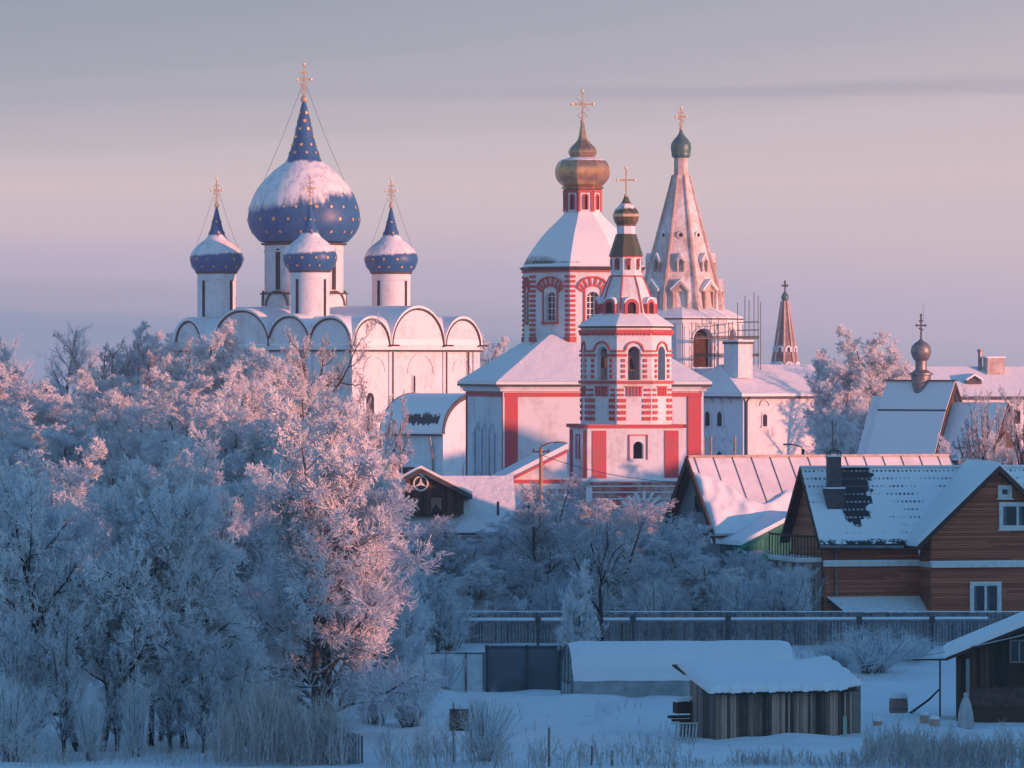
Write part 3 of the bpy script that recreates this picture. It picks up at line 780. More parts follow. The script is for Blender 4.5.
    for k in range(8):
        a = k*math.pi/4; fc = Face((30.5*m*math.sin(a), -30.5*m*math.cos(a)), a)
        mb = MB()
        fc.ring(mb, arch_pts(0, Z(314), 4.2*m, Z(306.5)), [(-7.2*m, Z(314))] + arch_pts(0, Z(314), 7.2*m, Z(306.5))[1:-1] + [(7.2*m, Z(314))], -8*m, 0, 0)
        fc.solid(mb, arch_pts(0, Z(314), 4.3*m, Z(306.5)), -6*m, -.12, 1)
        sn = [(p[0]*1.0, p[1]) for p in arch_pts(0, Z(309), 7.3*m, Z(306.4))[2:-2]]
        fc.ring(mb, sn, [(p[0]*1.08, p[1] + .12) for p in sn], -8*m, -.02, 2)
        mb.build("dormer_arch", [M["red"], M["void"], M["snow"]], t_)
    nk = MB(); nr = MB(); n8 = 15.6*m
    nk.lathe([(n8, Z(276.5)), (n8, Z(256.5))], 8, math.pi/8); N_ = nk.build("lantern", M["plaster"], e)
    fcs, half = oct_faces(n8, 0.0)
    for fc in fcs:
        arch_window(N_, fc, 0, Z(270), 1.5*m, Z(260), .09, 0, M["red"], M["void"], rise=0, name="slit_window")
        fc.box(nr, -half - .02, half + .02, Z(257.5), Z(255.6), -.05, .06)
    nr.build("red_trim", M["red"], N_)
    gr = MB(); gr.lathe([(17.6*m, Z(256.4)), (16.6*m, Z(253)), (10.6*m, Z(234.6)), (9.6*m, Z(234))], 8, math.pi/8); gr.build("green_roof", M["green_roof"], e)
    nk = MB(); nk.lathe([(9.4*m, Z(235)), (9.4*m, Z(224.5))], 8, math.pi/8); nk.lathe([(9.6*m, Z(226.2)), (10.4*m, Z(225.2)), (9.6*m, Z(224.2))], 8, math.pi/8, (0, 0), 1); nk.build("neck", [M["plaster"], M["gold_dull"]], e)
    on = [(9.5, 225), (11.8, 222), (13, 217.5), (13, 213.5), (11.4, 210), (7.8, 206), (5, 202.8), (3.2, 199.5), (2, 196.5), (1.2, 194.5)]
    d = onion(e, [(r*m, (225 - y)*m) for r, y in on], M["green_onion"], (0, 0), Z(225), 8, facet=math.pi/8, name="onion_dome")
    gb = MB(); gb.lathe([(12.9*m, Z(217.2) - Z(225)), (13.6*m, Z(216.2) - Z(225)), (13.6*m, Z(214.6) - Z(225)), (12.9*m, Z(213.6) - Z(225))], 8, math.pi/8); gb.build("gilt_band", M["gold"], d)
    cross(d, Z(198) - Z(225), Z(168) - Z(225), 8.6*m, -T.th, M["gold"], r=.045, ball=.12, bars=1)
bell_tower()

def gate_wing():
    T = Site("lean_to_building", "low building with sloping snowy roof and red eaves at the bell tower's left foot", "outbuilding", 572, 331, TH, g=2.4)
    m, Z, e = T.m, T.Z, T.e
    x0 = -62*m
    w = MB(); w.extr([(x0, 0, -.5), (-.3, 0, -.5), (-.3, 0, Z(450)), (x0, 0, Z(478))], [(x0, 60*m, -.5), (-.3, 60*m, -.5), (-.3, 60*m, Z(450)), (x0, 60*m, Z(478))])
    w.build("wall", M["plaster"], e)
    r = MB(); k = .5
    r.extr([(x0 - k, -.45, Z(481)), (-.3, -.45, Z(449)), (-.3, -.45, Z(443)), (x0 - k, -.45, Z(476))], [(x0 - k, 62*m, Z(481)), (-.3, 62*m, Z(449)), (-.3, 62*m, Z(443)), (x0 - k, 62*m, Z(476))])
    r.build("roof", M["snow"], e)
    t = MB()
    t.extr([(x0 - k, -.55, Z(484)), (-.3, -.55, Z(452)), (-.3, -.55, Z(449)), (x0 - k, -.55, Z(481))], [(x0 - k, -.1, Z(484)), (-.3, -.1, Z(452)), (-.3, -.1, Z(449)), (x0 - k, -.1, Z(481))])
    t.box(x0 + .1, -.3, -.12, .02, Z(483), Z(479.5)); t.build("red_trim", M["red"], e)
    q = MB()
    for a, b in ((-50, -43), (-40, -33), (-24, -17), (-14, -7)):
        for y in (489, 497, 505): q.box(a*m, b*m, -.08, .02, Z(y + 4), Z(y))
    q.build("brick_pattern", M["brick_red"], e)
    s = MB(); s.box(x0 - .1, -.3, -.10, .02, Z(486), Z(484.5)); s.build("white_band", M["plaster"], e)
gate_wing()

# ================================================================== TENT-ROOFED BELL TOWER
def tent_tower():
    T = Site("tent_roofed_tower", "tall tent-roofed bell tower with small dormers and blue-green cupola, its belfry in scaffolding", "bell tower", 681, 452, 22, g=4.2)
    m, Z, e = T.m, T.Z, T.e
    R8 = 58.5 * m
    fcs, half = oct_faces(R8, 0.0)
    b = MB()
    for fc in fcs: fc.panel(b, -half, half, Z(368), Z(321), (0, Z(367), 10.5*m, Z(340), 11*m), .9)
    b.lathe([(R8, -.5), (R8, Z(368))], 8, math.pi/8)
    Bf = b.build("belfry", M["plaster"], e)
    tr = MB()
    for fc in fcs:
        for sx in (-1, 1):
            fc.box(tr, *sorted((sx*half, sx*(half - 6*m))), Z(368), Z(324), -.02, .18)
            for y in (330, 338, 346, 354): fc.box(tr, *sorted((sx*(half - 7*m), sx*(half - 10*m))), Z(y + 5), Z(y), -.02, .07)
        fc.box(tr, -half - .1, half + .1, Z(324), Z(320), -.05, .28)
        fc.ring(tr, arch_pts(0, Z(341), 10.8*m, Z(340), 11.3*m)[1:-1], arch_pts(0, Z(341), 12.2*m, Z(340), 13*m)[1:-1], -.02, .12)
    tr.build("mouldings", M["plaster"], Bf)
    bl = MB(); bl.lathe([(11*m, Z(358)), (9*m, Z(352)), (7*m, Z(345)), (5*m, Z(340)), (.03, Z(337))], 18); bl.box(-R8*.9, R8*.9, -.1, .1, Z(337), Z(335.5)); bl.box(-.1, .1, -R8*.9, R8*.9, Z(335.5), Z(334)); bl.build("bells", M["dark"], Bf)
    fr_ = MB(); fr_.box(-R8*.5, R8*.62, -R8*.1, R8*.62, Z(368), Z(330)); fr_.lathe([(R8*.97, Z(327)), (R8*.97, Z(325))], 8, math.pi/8); fr_.lathe([(R8*.97, Z(369.5)), (R8*.97, Z(367.6))], 8, math.pi/8); fr_.build("dark_core", M["dark_wood"], Bf)  # dark block, ceiling and floor added to darken the open belfry
    ev = MB(); ev.lathe([(R8*1.03, Z(320.2)), (R8*1.08, Z(319.6)), (R8*1.08, Z(318.6)), (R8*.98, Z(318))], 8, math.pi/8); ev.build("roof_edge", M["dark"], e)
    sk = MB(); sk.lathe([(R8*1.07, Z(318.5)), (R8*1.05, Z(317)), (R8*.85, Z(311)), (R8*.66, Z(306.5))], 8, math.pi/8); sk.build("skirt_roof", M["snow"], e)
    ph = RAD(-24)
    tp = [(43.5, 311), (41.5, 294), (37.6, 279), (32, 260), (26.5, 241), (20, 217), (13, 191), (9.2, 175.5)]
    tn, rb = MB(), MB()
    tn.lathe([(r*m, Z(y)) for r, y in tp], 8, math.pi/8 + ph); t_ = tn.build("tent_roof", M["tent"], e)
    for k in range(8):
        a = math.pi/8 + ph + k*math.pi/4
        rb.tube([(r*m*math.sin(a), -r*m*math.cos(a), Z(y)) for r, y in tp], [.2, .2, .18, .16, .15, .13, .1, .08], 6)
    rb.build("ribs", M["tent_rib"], t_)
    def face_at(y, k, out=0.0):
        r = float(np.interp(-y, [-p[1] for p in tp], [p[0] for p in tp])) * m * math.cos(math.pi/8) + out
        a = ph + k*math.pi/4
        return Face((r*math.sin(a), -r*math.cos(a)), a)
    for k in range(8):
        # large gabled dormer, small gabled dormer, roundel
        for (yb, yt, hw, gh, nm, dep) in ((309, 291, 8.2, 9, "dormer", 1.5), (272, 262, 3.6, 6, "small_dormer", .9)):
            fc = face_at(yb, k, .10 if nm == "dormer" else .05); mb = MB()
            q = hw * .52
            inn = arch_pts(0, Z(yb - 2), q*m, Z(yt + 1)); out = [(-hw*m, Z(yb - 2))] + [(-hw*m, Z(yt + 1) - .01)] + [(p[0]*hw/q, max(p[1] + (hw - q)*m*.5, Z(yt + 1))) for p in inn[2:-2]] + [(hw*m, Z(yt + 1) - .01)] + [(hw*m, Z(yb - 2))]
            fc.ring(mb, inn, out, -dep*2, 0, 0)
            fc.solid(mb, inn, -dep, -dep*.35, 1)
            gp = [(-hw*1.25*m, Z(yt + 1)), (0, Z(yt - gh)), (hw*1.25*m, Z(yt + 1)), (hw*1.0*m, Z(yt + 1.5)), (0, Z(yt - gh + 3.2)), (-hw*1.0*m, Z(yt + 1.5))]
            lo_ = [gp[5], gp[4], gp[3]]; hi_ = [gp[0], gp[1], gp[2]]
            fc.ring(mb, lo_, hi_, -dep*2, .16, 0)
            fc.ring(mb, [(p[0], p[1] + .01) for p in hi_], [(p[0]*1.02, p[1] + .22) for p in hi_], -dep*2, .10, 2)
            for sx in (-1, 1): mb.tube([fc.P(sx*hw*.9*m, Z(yb), .06), fc.P(sx*hw*.9*m, Z(yt + 1), .06)], .09, 6, 0)
            if nm == "dormer":
                fc.solid(mb, [(-hw*1.0*m, Z(yt + 1)), (hw*1.0*m, Z(yt + 1)), (0, Z(yt - gh + 2))], -dep, -.04, 0)
            mb.build(nm, [M["plaster_old"], M["void"], M["snow"]], t_)
        fc = face_at(235.5, k, .03); mb = MB()
        rr = [(2.0, 3.6)]
        c1 = [(2.1*m*math.cos(t), Z(235.5) + 2.1*m*math.sin(t)) for t in [2*math.pi*i/14 for i in range(14)]]
        c2 = [(3.9*m*math.cos(t), Z(235.5) + 3.9*m*math.sin(t)) for t in [2*math.pi*i/14 for i in range(14)]]
        fc.ring(mb, c1, c2, -.5, .10, 0, True); fc.solid(mb, c1, -.4, .02, 1); mb.build("roundel", [M["tent"], M["void"]], t_)
    nk = MB(); nk.lathe([(7.6*m, Z(176.5)), (7.4*m, Z(157.5))], 8, math.pi/8 + ph)
    nk.lathe([(9*m, Z(176.2)), (9*m, Z(174.6))], 8, math.pi/8 + ph); nk.build("neck", M["plaster_old"], e)
    on = [(8.2, 157.8), (9.4, 155.5), (9.6, 152.5), (10.2, 148.5), (9.8, 144), (7.6, 140), (4.4, 136.5), (2.2, 133), (1.1, 129)]
    d = onion(e, [(r*m, (157.8 - y)*m) for r, y in on], M["verdigris"], (0, 0), Z(157.8), 32, name="cupola")
    cross(d, Z(130.5) - Z(157.8), Z(107.5) - Z(157.8), 5*m, -T.th, M["gold"], r=.055, ball=.15, fancy=True)
tent_tower()

def scaffold():
    T = Site("scaffolding", "thin scaffolding poles and rails standing round the belfry of the tent-roofed tower", "scaffolding", 708, 446, 22, g=4.2)
    m, Z, e = T.m, T.Z, T.e
    po, ra = MB(), MB()
    xs = [-22, -2, 18, 36, 46]; tops = [316, 316, 316, 300, 296]
    for i, x in enumerate(xs):
        for j, y in enumerate((-62, -52)):
            tp = tops[i] + (0 if j == 0 else -4) if i > 2 else 322
            p = MB(); p.tube([(x*m, y*m + 42*m, -.3), (x*m, y*m + 42*m, Z(tp))], .032, 5); p.build("pole", M["wire"], e)
    for y in (-26, 2, 30):
        p = MB(); p.tube([(46*m, y*m, -.3), (46*m, y*m, Z(300 + (y % 7)))], .032, 5); p.build("pole", M["wire"], e)
    for zz in (336.5, 337.8, 354, 355.3):
        p = MB(); p.tube([(-24*m, -20*m, Z(zz)), (47*m, -20*m, Z(zz))], .04, 5); p.tube([(46*m, -22*m, Z(zz)), (46*m, 32*m, Z(zz))], .04, 5); p.build("rail", M["wire"], e)
    for zz in (322, 330):
        p = MB(); p.tube([(33*m, -20*m, Z(zz)), (47*m, -20*m, Z(zz))], .04, 5); p.tube([(46*m, -22*m, Z(zz)), (46*m, 32*m, Z(zz))], .04, 5); p.build("rail", M["wire"], e)
    for zz in (338.6, 356.2):
        p = MB(); p.box(-24*m, 46*m, -19*m, -11*m, Z(zz) - .03, Z(zz) + .03); p.build("walkway", M["grey_wood"], e)
scaffold()

def far_spire():
    T = Site("spire_tower", "distant slender tower with a dark frosted tent spire seen over the snowy chamber roof", "tower", 785, 600, 15, g=3.0)
    m, Z, e = T.m, T.Z, T.e
    b = MB(); b.lathe([(10*m, -.5), (10*m, Z(374))], 8, math.pi/8); b.build("wall", M["plaster"], e)
    tp = [(14.5, 376), (13, 362), (10.2, 345), (7.4, 328), (5, 312), (3.4, 301)]
    t = MB(); t.lathe([(r*m, Z(y)) for r, y in tp], 8, math.pi/8); t_ = t.build("tent_roof", M["shingle"], e)
    rb = MB()
    for k in range(8):
        a = math.pi/8 + k*math.pi/4
        rb.tube([(r*m*math.sin(a), -r*m*math.cos(a), Z(y)) for r, y in tp], .12, 5)
    rb.build("ribs", M["tent_rib"], t_)
    for k in range(8):
        for y, hw, q in ((371, 2.6, 9), (352, 1.7, 6)):
            a = k*math.pi/4; r = float(np.interp(-y, [-p[1] for p in tp], [p[0] for p in tp]))*m*.93 + .15
            fc = Face((r*math.sin(a), -r*math.cos(a)), a); mb = MB()
            fc.ring(mb, arch_pts(0, Z(y), hw*m, Z(y - q*.5)), [(-hw*2*m, Z(y))] + arch_pts(0, Z(y), hw*2*m, Z(y - q*.5))[1:-1] + [(hw*2*m, Z(y))], -1, 0, 0)
            fc.solid(mb, arch_pts(0, Z(y), hw*m, Z(y - q*.5)), -.8, -.25, 1); mb.build("dormer", [M["plaster"], M["void"]], t_)
    on = [(2.6, 301), (3.6, 298.5), (3.6, 296), (2.2, 293.5), (.8, 291)]
    d = onion(e, [(r*m, (301 - y)*m) for r, y in on], M["verdigris"], (0, 0), Z(301), 20, name="cupola")
    cross(d, Z(291.5) - Z(301), Z(281.5) - Z(301), 2.2*m, -T.th, M["dark"], r=.07, ball=0)
far_spire()

# ================================================================== CHAMBERS
def chambers():
    T = Site("white_chambers", "white chambers with hipped snowy roof and big square chimney, right of the red-trimmed church", "building", 743, 440, 35, g=4.2)
    m, Z, e = T.m, T.Z, T.e
    L, Wd = 114*m, 150*m
    FF = Face((0, 0), 0); FS = Face((0, 0), -math.pi/2)     # front: s from 0 right; side: s from -L to 0
    w = MB(); w.box(0, Wd, 0, L, -.5, Z(396)); w.build("wall", M["plaster"], e)
    r = MB(); ov = .45
    z0, z1 = Z(396), Z(364.5); i = 14*m
    b = [(-ov, -ov), (Wd + ov, -ov), (Wd + ov, L + ov), (-ov, L + ov)]
    r.extr([(*p, z0 - .02) for p in b], [(*p, z0 + .2) for p in b])
    r.add([(*p, z0 + .21) for p in b] + [(i, L/2, z1), (Wd - i, L/2, z1)], [(0,1,5,4), (1,2,5), (2,3,4,5), (3,0,4)])
    r.build("roof", M["snow"], e)
    t = MB(); t.extr([(*p, z0 - .2) for p in b], [(*p, z0 - .03) for p in b]); t.build("roof_edge", M["dark"], e)
    def niche(fc, s, y0, ys, hw, y1):
        arch_window(e, fc, s*m, Z(y0), hw*m, Z(ys), .10, .0, M["plaster"], M["void"], sill=True)
        mb = MB(); fc.ring(mb, arch_pts(s*m, Z(y0), 5.2*m, Z(y1))[1:-1], arch_pts(s*m, Z(y0), 6.6*m, Z(y1))[1:-1], -.02, .10); mb.build("window_hood", M["plaster"], e)
    niche(FF, 27, 426.5, 417, 2.8, 406); niche(FF, 92, 426.5, 417, 2.8, 406)
    for s in (-58, -38):
        arch_window(e, FS, s*m, Z(426.5), 4.2*m, Z(416), .18, .0, M["plaster"], M["void"], sill=True)
    for y in (404, 443):
        mb = MB()
        for k in range(-2, 2): FS.ring(mb, arch_pts(-42*m + k*15*m, Z(y + 3), 6*m, Z(y))[1:-1], arch_pts(-42*m + k*15*m, Z(y + 3), 7.4*m, Z(y))[1:-1], -.02, .08)
        mb.build("window_hood", M["plaster"], e)
    arch_window(e, FS, -38*m, Z(462), 4*m, Z(456), .15, 0, M["plaster"], M["void"])
    p = MB(); p.tube([(.3, -.5, Z(397)), (.25, -.12, Z(402)), (.25, -.12, 0)], .10, 8); p.build("drainpipe", M["dark"], e)
    c = MB(); cx, cy = 19*m, 33*m
    c.box(cx - 9*m, cx + 9*m, cy - 12*m, cy + 12*m, Z(378), Z(344)); c.box(cx - 10*m, cx + 10*m, cy - 13*m, cy + 13*m, Z(344), Z(341.5), 1); c.box(cx - 10*m, cx + 10*m, cy - 13*m, cy + 13*m, Z(341.4), Z(340), 2)
    c.build("chimney", [M["plaster"], M["dark"], M["snow"]], e)
chambers()

def long_hall():
    T = Site("long_hall", "long white hall with a broad sunlit snow roof behind the little wooden church", "building", 905, 480, 12, g=4.2)
    m, Z, e = T.m, T.Z, T.e
    Wd, L = 190*m, 90*m
    w = MB(); w.box(0, Wd, 0, L, -.5, Z(396)); w.build("wall", M["plaster"], e)
    r = MB(); z0, z1 = Z(397), Z(366.5); ov = .5
    r.extr([(-ov, -ov, z0), (-ov, L/2, z1), (-ov, L + ov, z0)], [(Wd + ov, -ov, z0), (Wd + ov, L/2, z1), (Wd + ov, L + ov, z0)]); r.build("roof", M["snow"], e)
    t = MB(); t.box(-ov, Wd, -ov - .12, -ov - .01, z0 - .2, z0 + .05); t.build("roof_edge", M["dark"], e)
    c = MB(); x = 104*m
    c.box(x - 9*m, x + 9*m, 30*m, 46*m, Z(374), Z(358)); c.box(x - 10*m, x + 10*m, 29*m, 47*m, Z(358), Z(356.5), 1); c.build("chimney", [M["plaster_old"], M["snow"]], e)
    v = MB(); v.lathe([(2*m, Z(372)), (2*m, Z(352)), (3*m, Z(352)), (2.4*m, Z(349))], 10, 0, (90*m, 40*m)); v.build("vent_pipe", M["tin"], e)
    d = MB(); x = 76*m
    Ff = Face((x, 14*m), 0)
    Ff.solid(d, [(-8*m, Z(384)), (8*m, Z(384)), (8*m, Z(381)), (0, Z(376)), (-8*m, Z(381))], -40*m, 0, 1)
    Ff.ring(d, [(-8.2*m, Z(380.6)), (0, Z(375.6)), (8.2*m, Z(380.6))], [(-8.6*m, Z(379)), (0, Z(373.5)), (8.6*m, Z(379))], -40*m, .3, 0); d.build("dormer", [M["snow"], M["dark"]], e)
    F0 = Face((0, 0), 0)
    for s in (40, 78, 116, 150): arch_window(e, F0, s*m, Z(424), 4*m, Z(412), .2, 0, M["plaster"], M["void"], rise=2*m, sill=True)
long_hall()

# ================================================================== WOODEN CHURCH
def wooden_church():
    T = Site("wooden_church", "small wooden church with steep snow-blue plank roofs and a single grey onion cupola", "church", 921, 378, -38, g=3.2)
    m, Z, e = T.m, T.Z, T.e
    # main roof: ridge along local x at y=0, slopes with a kink
    x0, x1 = -41*m, 41*m
    prof = [(0, 381), (17, 410), (38, 455)]
    snow, w = MB(), MB()
    def plank_roof(mb, x0, x1, prof, th=.16):
        for sy in (-1, 1):
            for (a, ya), (b, yb) in zip(prof[:-1], prof[1:]):
                A = [(x0, sy*a*m, Z(ya)), (x1, sy*a*m, Z(ya)), (x1, sy*b*m, Z(yb)), (x0, sy*b*m, Z(yb))]
                mb.extr(A, [(p[0], p[1] + sy*.02, p[2] - th) for p in A])
    plank_roof(snow, x0, x1, prof); R1 = snow.build("roof", M["snow"], e)
    k = MB()
    for sy in (-1,): k.box(x0, x1, -17.5*m, -16.7*m, Z(411), Z(409.2))
    k.box(x0 - .1, x1 + .1, -.15, .15, Z(381), Z(379.8)); k.build("roof_seam", M["dark"], R1)
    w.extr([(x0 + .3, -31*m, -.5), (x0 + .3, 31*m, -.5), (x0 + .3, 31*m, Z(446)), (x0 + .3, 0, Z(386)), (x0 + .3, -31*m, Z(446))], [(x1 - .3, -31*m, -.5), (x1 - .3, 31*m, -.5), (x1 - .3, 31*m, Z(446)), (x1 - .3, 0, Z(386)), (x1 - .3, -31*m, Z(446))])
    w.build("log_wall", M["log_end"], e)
    for (xa, xb, top, nm) in ((-58*m, x0 + .2, 396, "side_roof"), (x1 - .2, 103*m, 402, "side_roof")):
        s2 = MB(); p2 = [(0, top), (12, top + 22), (29, 457)]
        plank_roof(s2, xa, xb, p2); s2.build(nm, M["snow"], e)
        w2 = MB(); a, b = xa + .35, xb - .35
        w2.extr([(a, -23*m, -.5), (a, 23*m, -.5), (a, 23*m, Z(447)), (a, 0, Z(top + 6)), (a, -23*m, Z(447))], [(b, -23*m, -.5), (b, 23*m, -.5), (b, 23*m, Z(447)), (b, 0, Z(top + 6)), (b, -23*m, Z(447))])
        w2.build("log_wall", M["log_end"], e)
        fa = MB()
        for sy in (-1, 1):
            for (q, ya), (r_, yb) in zip(p2[:-1], p2[1:]):
                A = [(b + .36, sy*q*m, Z(ya) - .05), (b + .36, sy*r_*m, Z(yb) - .05), (b + .36, sy*r_*m, Z(yb) - .45), (b + .36, sy*q*m, Z(ya) - .45)]
                fa.extr(A, [(p[0] + .07, p[1], p[2]) for p in A])
        fa.build("barge_board", M["dark_wood"], e)
    fa = MB()
    for sy in (-1, 1):
        for (q, ya), (r_, yb) in zip(prof[:-1], prof[1:]):
            A = [(x1 + .01, sy*q*m, Z(ya) - .1), (x1 + .01, sy*r_*m, Z(yb) - .1), (x1 + .01, sy*r_*m, Z(yb) - .5), (x1 + .01, sy*q*m, Z(ya) - .5)]
            fa.extr(A, [(p[0] + .07, p[1], p[2]) for p in A])
    fa.build("barge_board", M["dark_wood"], e)
    # cupola on a tapering drum
    d = MB(); d.lathe([(6.2*m, Z(401)), (9.8*m, Z(379)), (10*m, Z(375.5)), (12.4*m, Z(374.6)), (12.4*m, Z(373.2)), (9*m, Z(372)), (6*m, Z(369.5)), (5.6*m, Z(364)), (6*m, Z(360.5))], 24); dr = d.build("drum", M["tin"], e, smooth=35)
    on = [(5.8, 361), (8, 358.5), (10, 353.5), (10.2, 350), (9, 346), (6, 342.8), (3, 341), (1, 338.5)]
    c = onion(e, [(r*m, (361 - y)*m) for r, y in on], M["tin"], (0, 0), Z(361), 28, name="cupola")
    cross(c, Z(341) - Z(361), Z(315) - Z(361), 4.3*m, -T.th, M["dark"], r=.05, ball=.1)
    l = MB(); l.tube([(.1, .1, Z(320) - Z(361)), (.1, .1, Z(303) - Z(361))], .014, 4); l.build("lightning_rod", M["wire"], c)
wooden_church()
# ================================================================== SHED in the snow
def boards(mb, fc, a0, a1, ztop, zbot, wid=.14, d=.0, jit=.03, m=0):
    """upright boards nailed along a wall; ztop/zbot may be functions of s"""
    a = a0
    while a < a1 - .02:
        w_ = min(wid * random.uniform(.75, 1.3), a1 - a)
        zt = ztop(a + w_/2) if callable(ztop) else ztop
        zb = zbot(a + w_/2) if callable(zbot) else zbot
        q = random.uniform(0, jit)
        fc.box(mb, a + .006, a + w_ - .006, zb + random.uniform(-.05, .05), zt - random.uniform(0, .03), d - .03 + q, d + q, m)
        a += w_

def shed():
    T = Site("plank_shed", "low weathered plank shed under a thick slanting cap of snow in the white yard", "shed", 716, 199, 20, g=0.0)
    m, Z, e = T.m, T.Z, T.e
    Wd, L = 148*m, 70*m
    FF, FLf, FRt, FB = Face((0, 0), 0), Face((0, 0), -math.pi/2), Face((Wd, 0), math.pi/2), Face((Wd, L), math.pi)
    zf, zb_ = Z(692), Z(677) + .05
    slope = lambda y: zf + (zb_ - zf) * y / L
    core = MB()
    core.extr([(.04, .04, -.6), (.04, L - .04, -.6), (.04, L - .04, zb_ - .1), (.04, .04, zf - .1)], [(Wd - .04, .04, -.6), (Wd - .04, L - .04, -.6), (Wd - .04, L - .04, zb_ - .1), (Wd - .04, .04, zf - .1)])
    w = core.build("wall", M["dark_wood"], e)
    f = MB(); boards(f, FF, 0, Wd, zf, -.6, .11); f.build("front_boards", M["brown_wood"], e)
    s = MB(); boards(s, FLf, -L, 0, lambda q: slope(-q), -.6, .17); s.build("side_boards", M["grey_wood"], e)
    s2 = MB(); boards(s2, FRt, 0, L, lambda q: slope(q), -.6, .17); boards(s2, FB, 0, Wd, zb_, -.6, .17); s2.build("side_boards", M["grey_wood"], e)
    po = MB(); po.box(Wd + .06, Wd + .30, .10, .34, -.6, Z(680)); po.box(Wd + .34, Wd + .42, .2, .5, -.6, Z(684)); po.build("post", M["grey_wood"], e)
    # rough roof boards, then the snow lying on them
    ov = .35
    P = [(-.25, -.28), (Wd*.78, -.30), (Wd + .12, -.05), (Wd + .42, .55), (Wd + .1, L + .3), (-.5, L + .45)]
    zz = lambda p: slope(p[1]) + .05 + (.18 if p[0] > Wd + .2 else 0) + (.10 if p[0] < -.3 else 0)
    rb = MB(); rb.extr([(*p, zz(p) - .07) for p in P], [(*p, zz(p)) for p in P])
    for k in range(26): x = -.2 + k*(Wd + .3)/26; rb.box(x, x + .14, -.36 - random.uniform(0, .1), -.2, zf - .06, zf - .005)
    rb.build("roof_boards", M["dark_wood"], e)
    # lumpy slab
    sn = MB(); nx, ny = 60, 34
    def inside(u, v):
        x = -.42 + u*(Wd + .80) ; y = -.38 + v*(L + .75)
        return x, y
    top, bot = [], []
    for j in range(ny + 1):
        for i in range(nx + 1):
            u, v = i/nx, j/ny
            x, y = inside(u, v)
            if v < .45 and u > .8: y += (u - .8)*2.6*(.45 - v)          # broken front corner
            y += .05*math.sin(x*9.1) * (1 - v) * max(0, 1 - v*4) + .04*math.sin(x*23) * max(0, 1 - v*5)
            x += .05*math.sin(y*7.3) * (1 if u > .9 else 0)
            edge = min(u, 1 - u, v*.8, 1 - v)
            th = .26 * min(1, edge / .05) ** .5 + .05*float(vnoise(x, y, .8)) + .10*float(vnoise(x + 7, y, 2.2))
            z0 = slope(y) + .06 + (.15*max(0, (u - .85)/.15)) 
            top.append((x, y, z0 + max(th, .03))); bot.append((x, y, z0))
    n = (nx+1)*(ny+1); idx = lambda i, j: j*(nx+1) + i
    fs = [(idx(i,j), idx(i+1,j), idx(i+1,j+1), idx(i,j+1)) for j in range(ny) for i in range(nx)]
    fs += [tuple(k + n for k in q)[::-1] for q in fs]
    rim = [idx(i,0) for i in range(nx)] + [idx(nx,j) for j in range(ny)] + [idx(i,ny) for i in range(nx,0,-1)] + [idx(0,j) for j in range(ny,0,-1)]
    for a, b in zip(rim, rim[1:] + rim[:1]): fs.append((a, a + n, b + n, b))
    sn.add(top + bot, fs); sn.build("roof_snow", M["snow"], e, smooth=50)
    return T
SH = shed()

def loc_from(T, x, y, z=0.0):
    c, s = math.cos(T.th), math.sin(T.th)
    return (T.x + c*x - s*y, T.D + s*x + c*y, T.g + z)

def small(name, label, cat, mats, build, px, D, theta=0, g=None, group=None, sink=.03, smooth=False):
    x = WX(px, D)
    mb = MB(); build(mb, D / F)
    o = mb.build(name, mats, None, (x, D, (terz(x, D) if g is None else g) - sink), RAD(theta), smooth)
    tag(o, label, cat, group)
    return o
small("leaning_board", "pale green board leaning upright against the right end of the plank shed", "board", M["white_wood"] if False else m_plain("pale_green_paint", (.36, .46, .36), (.26, .34, .27), 4, .8, .2),
      lambda b, m: b.extr([(0, 0, -.2), (.13, 0, -.2), (.13, .03, -.2), (0, .03, -.2)], [(.06, .16, .74), (.19, .16, .74), (.19, .19, .74), (.06, .19, .74)]), 843.5, 199.4, 20, 0.0)
def _pallet(b, m):
    for k in range(7): b.extr([(k*.12, 0, -.1), (k*.12 + .06, 0, -.1), (k*.12 + .06, .03, -.1), (k*.12, .03, -.1)], [(k*.12 + .12, .45, .42), (k*.12 + .18, .45, .42), (k*.12 + .18, .48, .42), (k*.12 + .12, .48, .42)])
    for q in (0, 1): b.extr([(-.05, q*.42 - .03, q*.5 - .06), (.9, q*.42 - .03, q*.5 - .06), (.9, q*.42 + .02, q*.5 - .06), (-.05, q*.42 + .02, q*.5 - .06)], [(-.05, q*.42 - .03, q*.5), (.9, q*.42 - .03, q*.5), (.9, q*.42 + .02, q*.5), (-.05, q*.42 + .02, q*.5)])
small("slatted_rack", "pale slatted rack tilted in the snow at the left foot of the plank shed", "rack", m_plain("pale_grey_paint", (.45, .48, .50), (.3, .32, .34), 5, .8, .2), _pallet, 674.5, 198.2, 8, .08)
def _lumber(b, m):
    b.box(0, .62, 0, .5, .75, 1.15); b.box(-.25, .55, .05, .35, .58, .68); b.box(-.12, .62, .1, .3, .46, .55); b.box(.25, .6, 0, .5, -.1, .46)
    b.extr([(-.02, -.02, 1.15), (.66, -.02, 1.25), (.66, .55, 1.25), (-.02, .55, 1.15)], [(-.02, -.02, 1.26), (.66, -.02, 1.36), (.66, .55, 1.36), (-.02, .55, 1.26)], 1)
small("lumber_pile", "dark snow-topped pile of old boards beside the plank shed's left wall", "wood pile", [M["dark_wood"], M["snow"]], _lumber, 677.5, 200.9, 18, 0.0)

